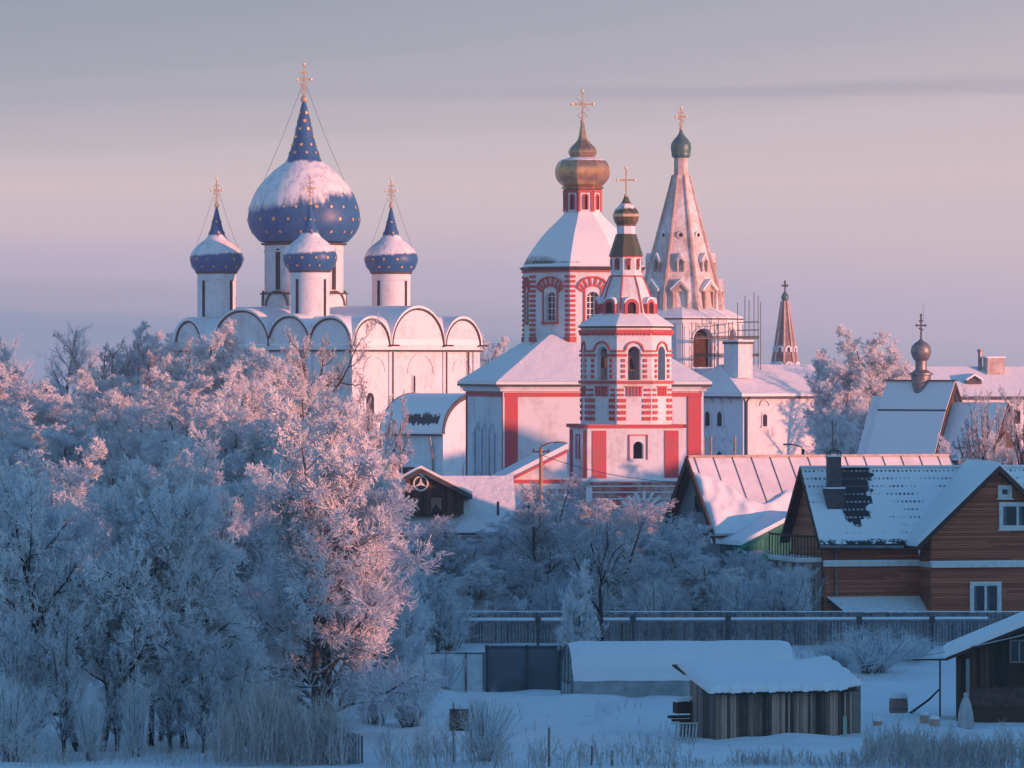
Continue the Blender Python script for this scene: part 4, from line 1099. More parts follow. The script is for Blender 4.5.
# ================================================================== GREENHOUSE
def greenhouse():
    T = Site("greenhouse", "long arched greenhouse with thick snow over its rounded roof behind the plank shed", "greenhouse", 572, 224, 8, g=-.05)
    m, Z, e = T.m, T.Z, T.e
    Wd, L = 226*m, 66*m
    zt = Z(646) ; zs = Z(676)
    Fe = Face((0, L/2), -math.pi/2)
    sec = arch_pts(0, -.3, L/2, zs, zt - zs, 18)
    b = MB(); Fe.solid(b, sec, -Wd, 0); b.build("glazing", M["poly"], e)
    s = MB()
    a = arch_pts(0, zs, L/2 + .01, zs, zt - zs + .01, 22)[2:-2]; o = [(p[0]*1.02, p[1] + .13) for p in a]
    n = 34; vs, fs = [], []
    A = arch_pts(0, zs - .22, L/2 + .012, zs, zt - zs + .012, 26)
    A[0] = (A[0][0], zs - .2); A[-1] = (A[-1][0], zs - .2)
    for i in range(n + 1):
        x = i/n
        for j, (p, q) in enumerate(A):
            ed = min(j, len(A)-1-j)
            ragged = max(0.0, (.10 if ed > 2 else .05) + .05*float(vnoise(x*9 + 3, j*.7, .8))) * min(1, (i + .3)/1.5, (n - i + .3)/1.5)
            nx_, nz_ = p/(L/2), (q - zs)/(zt - zs)
            P = Fe.P(p + nx_*ragged, q + nz_*ragged - (.05*float(vnoise(x*30, j*3, 1.0)) if ed == 0 else 0), -x*Wd)
            vs.append(P)
    k = len(A)
    fs = [(i*k+j, i*k+j+1, (i+1)*k+j+1, (i+1)*k+j) for i in range(n) for j in range(k-1)]
    lo = len(vs)
    for i in range(n + 1):
        for p, q in A: vs.append(Fe.P(p, q - .004, -i/n*Wd))
    fs += [tuple(v + lo for v in f)[::-1] for f in fs]
    rim = [j for j in range(k)] + [i*k + k-1 for i in range(1, n+1)] + [n*k + j for j in range(k-2, -1, -1)] + [i*k for i in range(n-1, 0, -1)]
    for p, q in zip(rim, rim[1:] + rim[:1]): fs.append((p, p+lo, q+lo, q))
    s.add(vs, fs); s.build("roof_snow", M["snow"], e, smooth=50)
    h = MB()
    Fe.ring(h, arch_pts(0, -.2, L/2 - .05, zs, zt - zs - .05, 18), arch_pts(0, -.2, L/2 + .03, zs, zt - zs + .03, 18), -.05, .06)
    for q in (-.45, .45): Fe.box(h, q - .03, q + .03, -.2, zt - .2, 0, .05)
    Fe.box(h, -L/2, L/2, Z(684), Z(683), 0, .045); h.build("end_frame", M["metal_fence"], e)
    d = MB(); Fe.box(d, -L/2 + .05, L/2 - .05, -.2, Z(685), .0, .03); d.build("end_panel", m_plain("frosted_end_sheet", (.42, .46, .50), (.3, .34, .38), 3, .5, 0), e)
greenhouse()

# ================================================================== FENCES
def sheet_fence():
    T = Site("metal_fence", "grey profiled sheet metal fence left of the arched greenhouse", "fence", 485, 230, 0, g=-.1)
    m, Z, e = T.m, T.Z, T.e
    Wd = 84*m
    p = MB(); n = 66
    for k in range(n):
        x0, x1 = k*Wd/n, (k+1)*Wd/n; d0, d1 = (0, .02) if k % 2 else (.02, 0)
        p.box(x0, x1, -.01 if k % 2 else -.035, .02, -.4, Z(645.5))
    p.build("sheet_panel", M["metal_fence"], e)
    for x in (2, 42, 75): q = MB(); q.box(x*m - .05, x*m + .05, -.12, -.04, -.4, Z(645)); q.build("post", M["dark"], e)
    r = MB(); r.box(0, Wd, -.038, .03, Z(648.5), Z(647)); r.build("rail", M["dark"], e)
    T = Site("mesh_fence", "pale frosted mesh fence panel between the big pink-lit tree and the grey metal fence", "fence", 424, 229, -2, g=-.1)
    m, Z, e = T.m, T.Z, T.e
    Wd = 60*m
    for x in (0, 22, 42, 60): q = MB(); q.box(x*m - .03, x*m + .03, -.03, .03, -.4, Z(652)); q.build("post", M["dark"], e)
    r = MB(); r.box(0, Wd, -.02, .02, Z(654), Z(652.5)); r.build("rail", M["dark"], e)
    g = MB(); g.box(0, Wd, .04, .05, -.3, Z(654.5)); g.build("mesh_panel", m_plain("frosted_netting", (.66, .70, .75), (.52, .57, .62), 3, .8, 0), e)
sheet_fence()

def plank_fence():
    T = Site("plank_fence", "long frosted plank fence running behind the greenhouse and yard, below the log house", "fence", 424, 249, 0, g=0.3)
    m, Z, e = T.m, T.Z, T.e
    x = 0; Wd = 660*m
    b = MB(); fc = Face((0, 0), 0)
    f2 = Face((0, 0), 0)
    boards(b, fc, 0, Wd*.37, lambda s: Z(613.5), -.9, .13, 0, .02)
    b.build("board_panel", M["fence_wood"], e)
    b = MB(); boards(b, fc, Wd*.37, Wd, lambda s: Z(612), -.9, .15, 0, .02); b.build("board_panel", M["fence_wood"], e)
    s = MB(); s.box(0, Wd, -.06, .05, Z(612), Z(611)); s.build("snow_cap", M["snow"], e)
    r = MB()
    for k in range(14): r.box(k*Wd/13.2 - .06, k*Wd/13.2 + .06, -.10, -.01, -.9, Z(613)); 
    r.build("post_row", M["dark_wood"], e) if False else None
    for k in range(14):
        q = MB(); q.box(k*Wd/13.2 - .06, k*Wd/13.2 + .06, -.11, .02, -.9, Z(612.5)); q.build("post", M["grey_wood"], e)
    T = Site("heating_pipe", "long horizontal snow-capped pipe on short dark brackets in front of the plank fence", "pipe", 428, 247.5, 0, g=0.6)
    m, Z, e = T.m, T.Z, T.e
    p = MB(); p.tube([(0, 0, Z(621.5)), (250*m, 0, Z(621)), (600*m, 0, Z(620))], .075, 10); p.build("tube", M["tin"], e)
    s = MB(); s.tube([(0, 0, Z(619.6)), (250*m, 0, Z(619.1)), (560*m, 0, Z(618.2))], [.085, .075, .07], 8); s.build("snow_cap", M["snow"], e)
    for x in (20, 110, 205, 300, 431, 504, 578):
        q = MB(); q.box(x*m - .06, x*m + .06, -.06, .06, -.8, Z(622)); q.box(x*m - .12, x*m + .12, -.10, .10, Z(623), Z(616)); q.build("bracket", M["dark"], e)
plank_fence()

def low_wall():
    T = Site("garden_wall", "low garden wall with a straight snow-capped top behind frosted shrubs, left of centre", "wall", 424, 274, 0, g=1.4)
    m, Z, e = T.m, T.Z, T.e
    b = MB(); b.box(0, 175*m, 0, .3, -.5, Z(560)); b.build("masonry", m_wall("tan_garden_wall", (.30, .26, .25), (.20, .17, .17), .55), e)
    s = MB(); s.box(-.1, 176*m, -.08, .38, Z(560), Z(556.5)); s.build("snow_cap", M["snow"], e)
low_wall()

# ================================================================== HOUSES
def gable_house():
    T = Site("gabled_cottage", "low cottage with snowy roof and dark timber gable holding a round three-spoked window", "house", 428, 303, 4, g=2.2)
    m, Z, e = T.m, T.Z, T.e
    x0, x1, L = -42*m, 86*m, 120*m
    w = MB(); w.box(x0, x1, 0, L, -.5, Z(531)); w.build("wall", M["plaster_old"], e)
    # main roof: steep snowy slope with a break
    r = MB()
    pr = [(-.5, 532), (22*m, 514), (60*m, 477)]
    for (ya, pa), (yb, pb) in zip(pr[:-1], pr[1:]):
        A = [(x0 - .3, ya, Z(pa)), (x1 + .2, ya, Z(pa)), (x1 + .2, yb, Z(pb)), (x0 - .3, yb, Z(pb))]
        r.extr(A, [(p[0], p[1], p[2] - .2) for p in A])
    A = [(x0 - .3, 60*m, Z(477)), (x1 + .2, 60*m, Z(477)), (x1 + .2, L + .5, Z(532)), (x0 - .3, L + .5, Z(532))]
    r.extr(A, [(p[0], p[1], p[2] - .2) for p in A]); r.build("roof", m_snow("snow_over_sheet_roof", (.74, .76, .82), .6, .2, 1.6), e)
    t = MB(); t.box(x0 - .3, x1 + .2, -.56, -.42, Z(535), Z(532.6)); t.build("roof_edge", M["dark"], e)
    gw = MB(); gw.extr([(x1 - .1, .2, Z(531)), (x1 - .1, L - .2, Z(531)), (x1 - .1, 60*m, Z(480))], [(x1 + .05, .2, Z(531)), (x1 + .05, L - .2, Z(531)), (x1 + .05, 60*m, Z(480))]); gw.extr([(x0 - .05, .2, Z(531)), (x0 - .05, L - .2, Z(531)), (x0 - .05, 60*m, Z(480))], [(x0 + .1, .2, Z(531)), (x0 + .1, L - .2, Z(531)), (x0 + .1, 60*m, Z(480))]); gw.build("gable_wall", M["dark_wood"], e)
    # front timber gable
    g = MB(); fc = Face((0, .25), 0)
    hw = 36*m; ze, zp = Z(492), Z(470)
    core = [(-hw, Z(514.5)), (hw, Z(514.5)), (hw, ze - .1), (-7*m, zp - .3), (-hw, Z(486) - .1)]
    fc.solid(g, core, -3.2, -.04)
    boards(g, fc, -hw, hw, lambda s: float(np.interp(s, [-hw, -7*m, hw], [Z(486) - .1, zp - .25, ze - .1])), Z(514.5), .16, .0, .02)
    G = g.build("timber_gable", M["dark_wood"], e)
    gr = MB()
    A = [(-hw - .55, Z(490)), (-7*m, Z(468.4)), (hw + .45, Z(495))]
    B = [(p[0], p[1] - .26) for p in A]
    fc.ring(gr, B, A, -3.4, .35); gr.build("gable_roof", M["dark"], G)
    gs = MB(); fc.ring(gs, [(p[0], p[1] + .01) for p in A], [(p[0], p[1] + .16) for p in A], -3.4, .22); gs.build("gable_snow", M["snow"], G)
    # round window with three spokes
    rw = MB(); cz = Z(483.5); cx = -7*m; n = 20
    c1 = [(cx + .33*math.cos(2*math.pi*i/n), cz + .33*math.sin(2*math.pi*i/n)) for i in range(n)]
    c2 = [(cx + .42*math.cos(2*math.pi*i/n), cz + .42*math.sin(2*math.pi*i/n)) for i in range(n)]
    fc.solid(rw, c1, -.02, .03, 0); fc.ring(rw, c1, c2, -.02, .10, 1, True)
    for a in (90, 210, 330):
        d = Vector((math.cos(RAD(a)), math.sin(RAD(a)))); q = Vector((-d.y, d.x))
        fc.solid(rw, [(cx + q.x*.09, cz + q.y*.09), (cx + d.x*.34, cz + d.y*.34), (cx - q.x*.09, cz - q.y*.09)], .0, .085, 1)
    rw.build("round_window", [M["void"], M["white_wood"]], G)
    for s in (-14, 9): arch_window(G, fc, s*m, Z(511), 4.5*m, Z(499), .08, .03, M["brown_wood"], M["glass"], rise=0)
    F0 = Face((0, 0), 0)
    for s, hw_ in ((14, 5), (-16, 5)): arch_window(e, F0, s*m, Z(550), hw_*m, Z(538), .12, .0, M["plaster_old"], M["void"], rise=0)
    arch_window(e, F0, 56*m, Z(556), 7*m, Z(546), .12, .0, M["plaster_old"], M["void"], name="arched_door")
    c = MB(); c.box(-32*m, -26*m, 22*m, 30*m, Z(490), Z(463)); c.box(-33.5*m, -24.5*m, 21*m, 31*m, Z(463), Z(459)); c.build("chimney", M["brick_dark"], e)
    c = MB(); c.box(-24*m, -18*m, 24*m, 30*m, Z(490), Z(470)); c.box(-24*m, -12*m, 23*m, 31*m, Z(470), Z(467.5)); c.build("chimney", M["brick_dark"], e)
    p = MB(); p.lathe([(.07, Z(516)), (.07, Z(502))], 8, 0, (71*m, 12*m)); p.build("stove_pipe", M["dark"], e)
gable_house()

def barn():
    T = Site("grey_barn", "long barn with seamed metal roof half under sliding snow, behind the brown log house", "barn", 688, 286, 20, g=2.0)
    m, Z, e = T.m, T.Z, T.e
    r = 70*m; Wd = 285*m
    z0, z1 = Z(531), Z(457)
    sl = lambda y: z0 + (z1 - z0)*(1 - abs(y)/r)
    w = MB(); w.extr([(.5, -r + .5, -.5), (.5, r - .5, -.5), (.5, r - .5, z0 + .3), (.5, 0, z1 - .25), (.5, -r + .5, z0 + .3)], [(Wd - .3, -r + .5, -.5), (Wd - .3, r - .5, -.5), (Wd - .3, r - .5, z0 + .3), (Wd - .3, 0, z1 - .25), (Wd - .3, -r + .5, z0 + .3)])
    w.build("wall", M["barn_wall"], e)
    R_ = MB()
    for sy in (-1, 1):
        A = [(0, 0, z1), (Wd, 0, z1), (Wd, sy*r, z0), (0, sy*r, z0)]
        R_.extr(A, [(p[0], p[1], p[2] - .14) for p in A])
    rf = R_.build("roof", M["barn_roof"], e)
    sm = MB()
    for k in range(15):
        x = 6*m + k*20.5*m
        sm.extr([(x, 0, z1), (x + .04, 0, z1), (x + .04, -r, z0), (x, -r, z0)], [(x, 0, z1 + .05), (x + .04, 0, z1 + .05), (x + .04, -r, z0 + .05), (x, -r, z0 + .05)])
    sm.box(0, Wd, -.12, .12, z1 - .02, z1 + .09); sm.build("roof_seam", M["tin"], rf)
    # snow that has slid down: lumpy sheet over the lower half, higher at the gable end
    sn = MB(); nx, ny = 110, 30; vs, fs = [], []
    for j in range(ny + 1):
        for i in range(nx + 1):
            u = i/nx; x = .02 + u*(Wd - .04)
            top = .52 + .30*max(0, 1 - u/.16) + .07*math.sin(u*23) + .10*float(vnoise(u*18, 3, 1)) - .05*u
            t = 1.04 - (j/ny)*top
            y = -r*t
            ed = min(j/ny, 1 - j/ny, u*9, (1-u)*9)
            th = .02 + (.22*min(1, ed/.12)**.6)*(.7 + .9*float(vnoise(x*1.3, y*1.3, .9)) + .5*float(vnoise(x, y, .35)))
            vs.append((x, y - th*.35, sl(y) + .02 + max(th, .0) if t < 1 else sl(-r) - .05 + max(th, 0)))
    idx = lambda i, j: j*(nx+1) + i
    fs = [(idx(i,j), idx(i+1,j), idx(i+1,j+1), idx(i,j+1)) for j in range(ny) for i in range(nx)]
    n = len(vs)
    vs += [(v[0], v[1]*.995 if False else v[1], (sl(max(v[1], -r)) - .02)) for v in vs]
    fs += [tuple(k + n for k in q)[::-1] for q in fs]
    rim = [idx(i,0) for i in range(nx)] + [idx(nx,j) for j in range(ny)] + [idx(i,ny) for i in range(nx,0,-1)] + [idx(0,j) for j in range(ny,0,-1)]
    for a, b in zip(rim, rim[1:] + rim[:1]): fs.append((a, a + n, b + n, b))
    sn.add(vs, fs); sn.build("sliding_snow", M["snow"], rf, smooth=50)
    ba = MB()
    for sy in (-1, 1):
        A = [(-.12, 0, z1 + .05), (-.12, sy*(r + .2), z0 - .16), (-.12, sy*(r + .2), z0 - .55), (-.12, 0, z1 - .40)]
        ba.extr(A, [(p[0] + .10, p[1], p[2]) for p in A])
        A = [(-.02, 0, z1 - .16), (.48, 0, z1 - .16), (.48, sy*r, z0 - .16), (-.02, sy*r, z0 - .16)]
        ba.extr(A, [(p[0], p[1], p[2] - .06) for p in A])
    ba.build("barge_board", M["dark_wood"], e)
    fL = Face((.5, 0), -math.pi/2)
    arch_window(e, fL, 6*m, Z(512), 8*m, Z(497), .1, .0, M["dark_wood"], M["glass"], rise=0)
    b = MB(); fL.box(b, -r + .3, r - .3, z0 - .15, z0 + .1, 0, .12); b.build("sill_beam", M["dark_wood"], e)
    # green front annex with its own gable
    ax0, ax1, ay = 2*m, 132*m, -r - 50*m
    cx = 67*m; zg0, zg1 = Z(542), Z(514)
    g = MB(); g.extr([(ax0 + 18*m, ay + .5, -.5), (ax1 - 18*m, ay + .5, -.5), (ax1 - 18*m, ay + .5, zg0 + .2), (cx, ay + .5, zg1 - .15), (ax0 + 18*m, ay + .5, zg0 + .2)], [(ax0 + 18*m, -r + .5, -.5), (ax1 - 18*m, -r + .5, -.5), (ax1 - 18*m, -r + .5, zg0 + .2), (cx, -r + .5, zg1 - .15), (ax0 + 18*m, -r + .5, zg0 + .2)])
    an = g.build("green_annex", M["green_board"], e)
    gf = MB(); f2 = Face((cx, ay + .5), 0); boards(gf, f2, -47*m, 47*m, lambda s: zg1 - .2 - abs(s)/(59*m)*(zg1 - zg0), -.5, .2, .03, .015); gf.build("green_boards", M["green_board"], an)
    for hw, s in ((5, -40), (5, 5)): arch_window(an, f2, s*m, Z(565), hw*m, Z(549), .12, .06, M["white_wood"], M["glass"], rise=0)
    ar = MB()
    for sx in (-1, 1):
        A = [(cx, ay, zg1), (cx + sx*59*m, ay, zg0), (cx + sx*59*m, -r + 30*m, zg0), (cx, -r + 30*m, zg1)]
        ar.extr(A, [(p[0], p[1], p[2] + .22) for p in A])
    ar.build("annex_roof", M["snow"], an)
    ae = MB()
    for sx in (-1, 1):
        A = [(cx, ay - .05, zg1 - .02), (cx + sx*60*m, ay - .05, zg0 - .02), (cx + sx*60*m, ay - .05, zg0 - .24), (cx, ay - .05, zg1 - .24)]
        ae.extr(A, [(p[0], p[1] + .12, p[2]) for p in A])
    ae.build("barge_board", M["green_board"], an)
barn()

def log_house():
    T = Site("log_house", "two-storey brown log house with white window frames and a dark tiled roof patched with snow", "house", 880, 262, 12, g=1.4)
    m, Z, e = T.m, T.Z, T.e
    u0, u1, L = -57*m, 190*m, 128*m
    zr, ze = Z(468), Z(543)
    yr = 62*m
    yf, yb = -14*m, 140*m
    w = MB(); w.extr([(u0, 0, -.5), (u0, L, -.5), (u0, L, Z(538)), (u0, yr, zr - .25), (u0, 0, Z(538))], [(u1, 0, -.5), (u1, L, -.5), (u1, L, Z(538)), (u1, yr, zr - .25), (u1, 0, Z(538))])
    # wing
    wx0, wx1, wy = 41.6*m, 176*m, -40*m
    cx = 109*m
    w.extr([(wx0, wy, -.5), (wx1, wy, -.5), (wx1, wy, Z(528)), (cx, wy, Z(466) - .25), (wx0, wy, Z(528))], [(wx0, .05, -.5), (wx1, .05, -.5), (wx1, .05, Z(528)), (cx, .05, Z(466) - .25), (wx0, .05, Z(528))])
    # log courses laid along each visible wall
    lg = MB(); F0, Fw, Fl, Fs = Face((0, 0), 0), Face((0, wy), 0), Face((u0, 0), -math.pi/2), Face((wx0, 0), -math.pi/2)
    def courses(fc, a, b, zb, zt, lim=None):
        z = zb
        while z < zt:
            a_, b_ = (a, b) if lim is None else lim(z + .06)
            if b_ - a_ > .1:
                x = a_
                while x < b_ - .01:
                    l_ = min(random.uniform(2.5, 4.5), b_ - x); 
                    if b_ - x - l_ < .6: l_ = b_ - x
                    pts = [(0, 0), (.035, .012), (.048, .055), (.035, .098), (0, .11)]
                    A = [fc.P(x, z + q, d + .002) for d, q in pts]; B = [fc.P(x + l_ - .006, z + q, d + .002) for d, q in pts]
                    lg.extr(A, B); x += l_
            z += .115
    courses(F0, u0, wx0, -.2, Z(545))
    courses(Fw, wx0, wx1, -.2, Z(470), lambda z: (max(wx0, cx - (Z(466) - .3 - z)/(Z(466) - Z(544))*(cx - 24*m)), min(wx1, cx + (Z(466) - .3 - z)/(Z(466) - Z(544))*(cx - 24*m))))
    courses(Fs, 0, -wy, -.2, Z(530))
    courses(Fl, -L, 0, -.2, Z(472), lambda z: (max(-L, -yr - (zr - .3 - z)/(zr - ze)*(yb - yr)), min(0, -yr + (zr - .3 - z)/(zr - ze)*(yr - yf))))
    w.build("wall", M["log"], e); lg.build("log_courses", M["log"], e)
    R_ = MB()
    a0 = -66*m
    for ya, yb_ in ((yr, yf), (yr, yb)):
        A = [(a0, ya, zr), (u1 + .3, ya, zr), (u1 + .3, yb_, ze), (a0, yb_, ze)]
        R_.extr(A, [(p[0], p[1], p[2] - .10) for p in A])
    rf = R_.build("roof", M["tile"], e)
    # soffit and fascia of the left gable
    ba = MB()
    for yb_, s in ((yf, 1), (yb, -1)):
        A = [(a0 - .04, yr, zr + .02), (a0 - .04, yb_, ze), (a0 - .04, yb_, ze - .28), (a0 - .04, yr, zr - .30)]
        ba.extr(A, [(p[0] + .05, p[1], p[2]) for p in A])
        A = [(a0 + .02, yr, zr - .12), (u0 - .003, yr, zr - .12), (u0 - .003, yb_, ze - .12), (a0 + .02, yb_, ze - .12)]
        ba.extr(A, [(p[0], p[1], p[2] - .05) for p in A])
    ba.box(a0, wx0 - .4, yf - .02, yf + .03, ze - .22, ze - .02); ba.build("fascia", M["dark_wood"], rf)
    gt = MB(); gt.tube([(a0, yf - .08, ze - .12), (20*m, yf - .08, ze - .16)], .07, 8); gt.tube([(-46*m, yf - .08, ze - .15), (-46*m, -.1, ze - .5), (-46*m, -.1, Z(596))], .05, 8); gt.build("gutter", M["tin"], rf)
    rc = MB(); rc.box(a0, u1 + .3, yr - .14, yr + .14, zr - .02, zr + .07); rc.build("ridge_cap", M["snow"], rf)
    # wing roof
    WR = MB(); zw0, zw1 = Z(545), Z(465)
    for sx in (-1, 1):
        A = [(cx, wy - .5, zw1), (cx + sx*(cx - 24*m), wy - .5, zw0), (cx + sx*(cx - 24*m), yr*.35, zw0), (cx, yr + .1, zw1)]
        WR.extr(A, [(p[0], p[1], p[2] - .10) for p in A])
    wr = WR.build("wing_roof", M["dark"], e)
    ws = MB(); nx, ny = 30, 36
    for sx in (-1, 1):
        vs, fs = [], []
        for j in range(ny + 1):
            for i in range(nx + 1):
                v, u = j/ny, i/nx                # v down the slope, u back from the gable
                yb2 = (yr + .1) + (yr*.35 - yr - .1)*v
                x = cx + sx*(cx - 24*m)*v*1.01; y = (wy - .52) + (yb2 - wy + .52)*u; z = zw1 + (zw0 - zw1)*v
                ed = min(u, (1 - v)*.8 + .001, 1.0)
                th = .05 + .16*min(1, ed/.06)**.5 + .05*float(vnoise(x, y, .7)) + .03*float(vnoise(x + 5, y, .25))
                vs.append((x, y, z + th))
        n = len(vs); idx = lambda i, j: j*(nx+1) + i
        vs += [(v_[0], v_[1], zw1 + (zw0 - zw1)*(k//(nx+1))/ny + .003) for k, v_ in enumerate(vs)]
        fs = [(idx(i,j), idx(i+1,j), idx(i+1,j+1), idx(i,j+1)) for j in range(ny) for i in range(nx)]
        fs += [tuple(k + n for k in q)[::-1] for q in fs]
        rim = [idx(i,0) for i in range(nx)] + [idx(nx,j) for j in range(ny)] + [idx(i,ny) for i in range(nx,0,-1)] + [idx(0,j) for j in range(ny,0,-1)]
        for a, b in zip(rim, rim[1:] + rim[:1]): fs.append((a, a + n, b + n, b))
        ws.add(vs, fs)
    ws.build("roof_snow", M["snow"], wr, smooth=50)
    wf = MB()
    for sx in (-1, 1):
        A = [(cx, wy - .54, zw1 - .0), (cx + sx*(cx - 24*m), wy - .54, zw0 - .0), (cx + sx*(cx - 24*m), wy - .54, zw0 - .24), (cx, wy - .54, zw1 - .28)]
        wf.extr(A, [(p[0], p[1] + .05, p[2]) for p in A])
        A = [(cx, wy - .48, zw1 - .11), (cx + sx*(cx - 24*m), wy - .48, zw0 - .11), (cx + sx*(cx - 24*m), wy - .01, zw0 - .11), (cx, wy - .01, zw1 - .11)]
        wf.extr(A, [(p[0], p[1], p[2] - .04) for p in A])
    wf.build("fascia", M["dark_wood"], wr)
    ic = MB()
    for k in range(9):
        x = 26*m + k*.035 + random.uniform(0, .03); l_ = random.uniform(.12, .45); y = wy - .5 + k*.14
        ic.lathe([(.018, zw0 - .05), (.012, zw0 - .05 - l_*.5), (.002, zw0 - .05 - l_)], 5, 0, (x, y))
    ic.build("icicles", M["snow"], wr)
    # snow-topped string course
    sc_ = MB(); F0.box(sc_, u0 - .1, wx0 - .1, Z(566), Z(561), 0, .22); Fw.box(sc_, wx0 - .1, wx1, Z(566.5), Z(561), 0, .22); Fs.box(sc_, 0, -wy + .22, Z(566.5), Z(561), .0, .10)
    sc_.build("string_course", M["white_wood"], e)
    s2 = MB(); F0.box(s2, u0 - .1, wx0 - .1, Z(561), Z(559.8), 0, .24); Fw.box(s2, wx0 - .1, wx1, Z(561), Z(559.8), 0, .24); s2.build("snow_ledge", M["snow"], e)
    # windows
    def win(fc, c, zt, zb, hw, panes, nm="window"):
        mb = MB(); fr = 3.2*m
        fc.ring(mb, [(c-hw, zb), (c-hw, zt), (c+hw, zt), (c+hw, zb)], [(c-hw-fr, zb-fr*.9), (c-hw-fr, zt+fr), (c+hw+fr, zt+fr), (c+hw+fr, zb-fr*.9)], -.02, .12, 0, True)
        fc.box(mb, c-hw-fr*1.5, c+hw+fr*1.5, zb-fr*.9-.06, zb-fr*.9, -.02, .18)
        w_ = mb.build(nm, M["white_wood"], e)
        gl = MB(); fc.solid(gl, [(c-hw, zb), (c+hw, zb), (c+hw, zt), (c-hw, zt)], -.02, .055, 0); gl.build("glass", M["glass"], w_)
        sa = MB()
        for k in range(1, panes): x = c - hw + 2*hw*k/panes; fc.box(sa, x - 1.1*m, x + 1.1*m, zb, zt, .056, .10)
        for k in range(panes):
            x0, x1 = c - hw + 2*hw*k/panes, c - hw + 2*hw*(k+1)/panes
            fc.ring(sa, [(x0+.05, zb+.05), (x0+.05, zt-.05), (x1-.05, zt-.05), (x1-.05, zb+.05)], [(x0, zb), (x0, zt), (x1, zt), (x1, zb)], .056, .085, 0, True)
        sa.build("sash", M["white_wood"], w_)
        cu = MB()
        for k in range(panes*2):
            x0 = c - hw + 2*hw*k/(panes*2); 
            if k % 2 == 0: fc.solid(cu, [(x0+.06, zb+.05), (x0 + 2*hw/panes*.32, zb+.05), (x0 + 2*hw/panes*.25, zt-.06), (x0+.06, zt-.06)], .0555, .0565)
        cu.build("curtain", m_plain("curtain_cloth", (.16, .16, .19), (.10, .10, .12), 7, .9, 0), w_)
    win(Fw, (983.5 - 880 - 8.3)/.978*m, Z(584), Z(611), 13*m, 2)
    win(Fw, (1016 - 880 - 8.3)/.978*m, Z(505), Z(526), 16*m, 2)
    win(Fw, (1003 - 880 - 8.3)/.978*m, Z(488), Z(495), 4.0*m, 1)
    # chimney through the front slope
    yc = 30*m; c0 = -40*m
    c = MB(); c.box(c0 - 9*m, c0 + 9*m, yc - 10*m, yc + 8*m, Z(522), Z(489)); c.box(c0 - 9.6*m, c0 + 9.6*m, yc - 10.6*m, yc + 8.6*m, Z(489), Z(487.6), 1)
    c.box(c0 - 6.2*m, c0 + 6.2*m, yc - 7*m, yc + 5*m, Z(487.6), Z(457)); c.box(c0 - 7*m, c0 + 7*m, yc - 7.8*m, yc + 5.8*m, Z(457), Z(455.4), 1)
    for sx in (-1, 1):
        for sy in (-6.4, 4.4): c.box(c0 + sx*5.4*m - .03, c0 + sx*5.4*m + .03, yc + sy*m - .03, yc + sy*m + .03, Z(455.4), Z(452.4))
    c.add([(c0 - 7.6*m, yc - 8*m, Z(452.4)), (c0 + 7.6*m, yc - 8*m, Z(452.4)), (c0 + 7.6*m, yc + 6*m, Z(452.4)), (c0 - 7.6*m, yc + 6*m, Z(452.4)), (c0, yc - m, Z(448))], [(0,1,4),(1,2,4),(2,3,4),(3,0,4),(3,2,1,0)])
    c.build("chimney", [M["dark"], M["snow"]], e)
    a = MB(); a.tube([(c0 - m, yc, Z(449)), (c0 - m, yc, Z(420))], .022, 5); a.build("aerial_mast", M["wire"], e)
    # porch roof low at the front
    p = MB(); A = [(u0 + .05, -.01, Z(596)), (wx0 - .05, -.01, Z(596)), (wx0 + 1.5*m, -34*m, Z(611.5)), (u0 + .6, -34*m, Z(611.5))]
    p.extr(A, [(q[0], q[1], q[2] - .1) for q in A]); p.build("porch_roof", m_snowon("snowy_tile_strip", (.05, .055, .07), .84, .25, 5, (1.0, 3, 1)), e)
    p = MB(); p.box(u0 + .6, wx0 - .3, -32*m, -.1, -.4, Z(612.5)); p.build("porch_wall", M["grey_wood"], e)
    # balcony on the left gable
    b = MB(); bx = -84*m; y0, y1 = 6*m, 120*m
    b.box(bx, u0 - .06, y0, y1, Z(562), Z(559)); B = b.build("balcony", M["white_wood"], e)
    sn = MB(); sn.box(bx, u0 - .06, y0, y1, Z(559), Z(557.5)); sn.build("snow_layer", M["snow"], B)
    rl = MB(); rl.box(bx, u0 - .06, y0, y0 + .06, Z(537), Z(535.2)); rl.box(bx, bx + .06, y0, y1, Z(537), Z(535.2)); rl.build("rail", M["dark_wood"], B)
    for k in range(8): q = MB(); x = bx + .03 + k*(u0 - bx - .12)/7; q.box(x - .02, x + .02, y0 + .01, y0 + .05, Z(557.5), Z(537)); q.build("baluster", M["dark_wood"], B)
    for k in range(10): q = MB(); y = y0 + .5 + k*(y1 - y0 - .6)/9; q.box(bx + .01, bx + .05, y - .02, y + .02, Z(557.5), Z(537)); q.build("baluster", M["dark_wood"], B)
    bw = MB(); fb = Face((0, y0 + .1), 0); boards(bw, fb, bx, u0 - .06, Z(562.5), -.3, .16); fb2 = Face((bx, 0), -math.pi/2); boards(bw, fb2, -y1, -y0 - .1, Z(562.5), -.3, .16); bw.build("lower_boards", M["grey_wood"], e)
log_house()

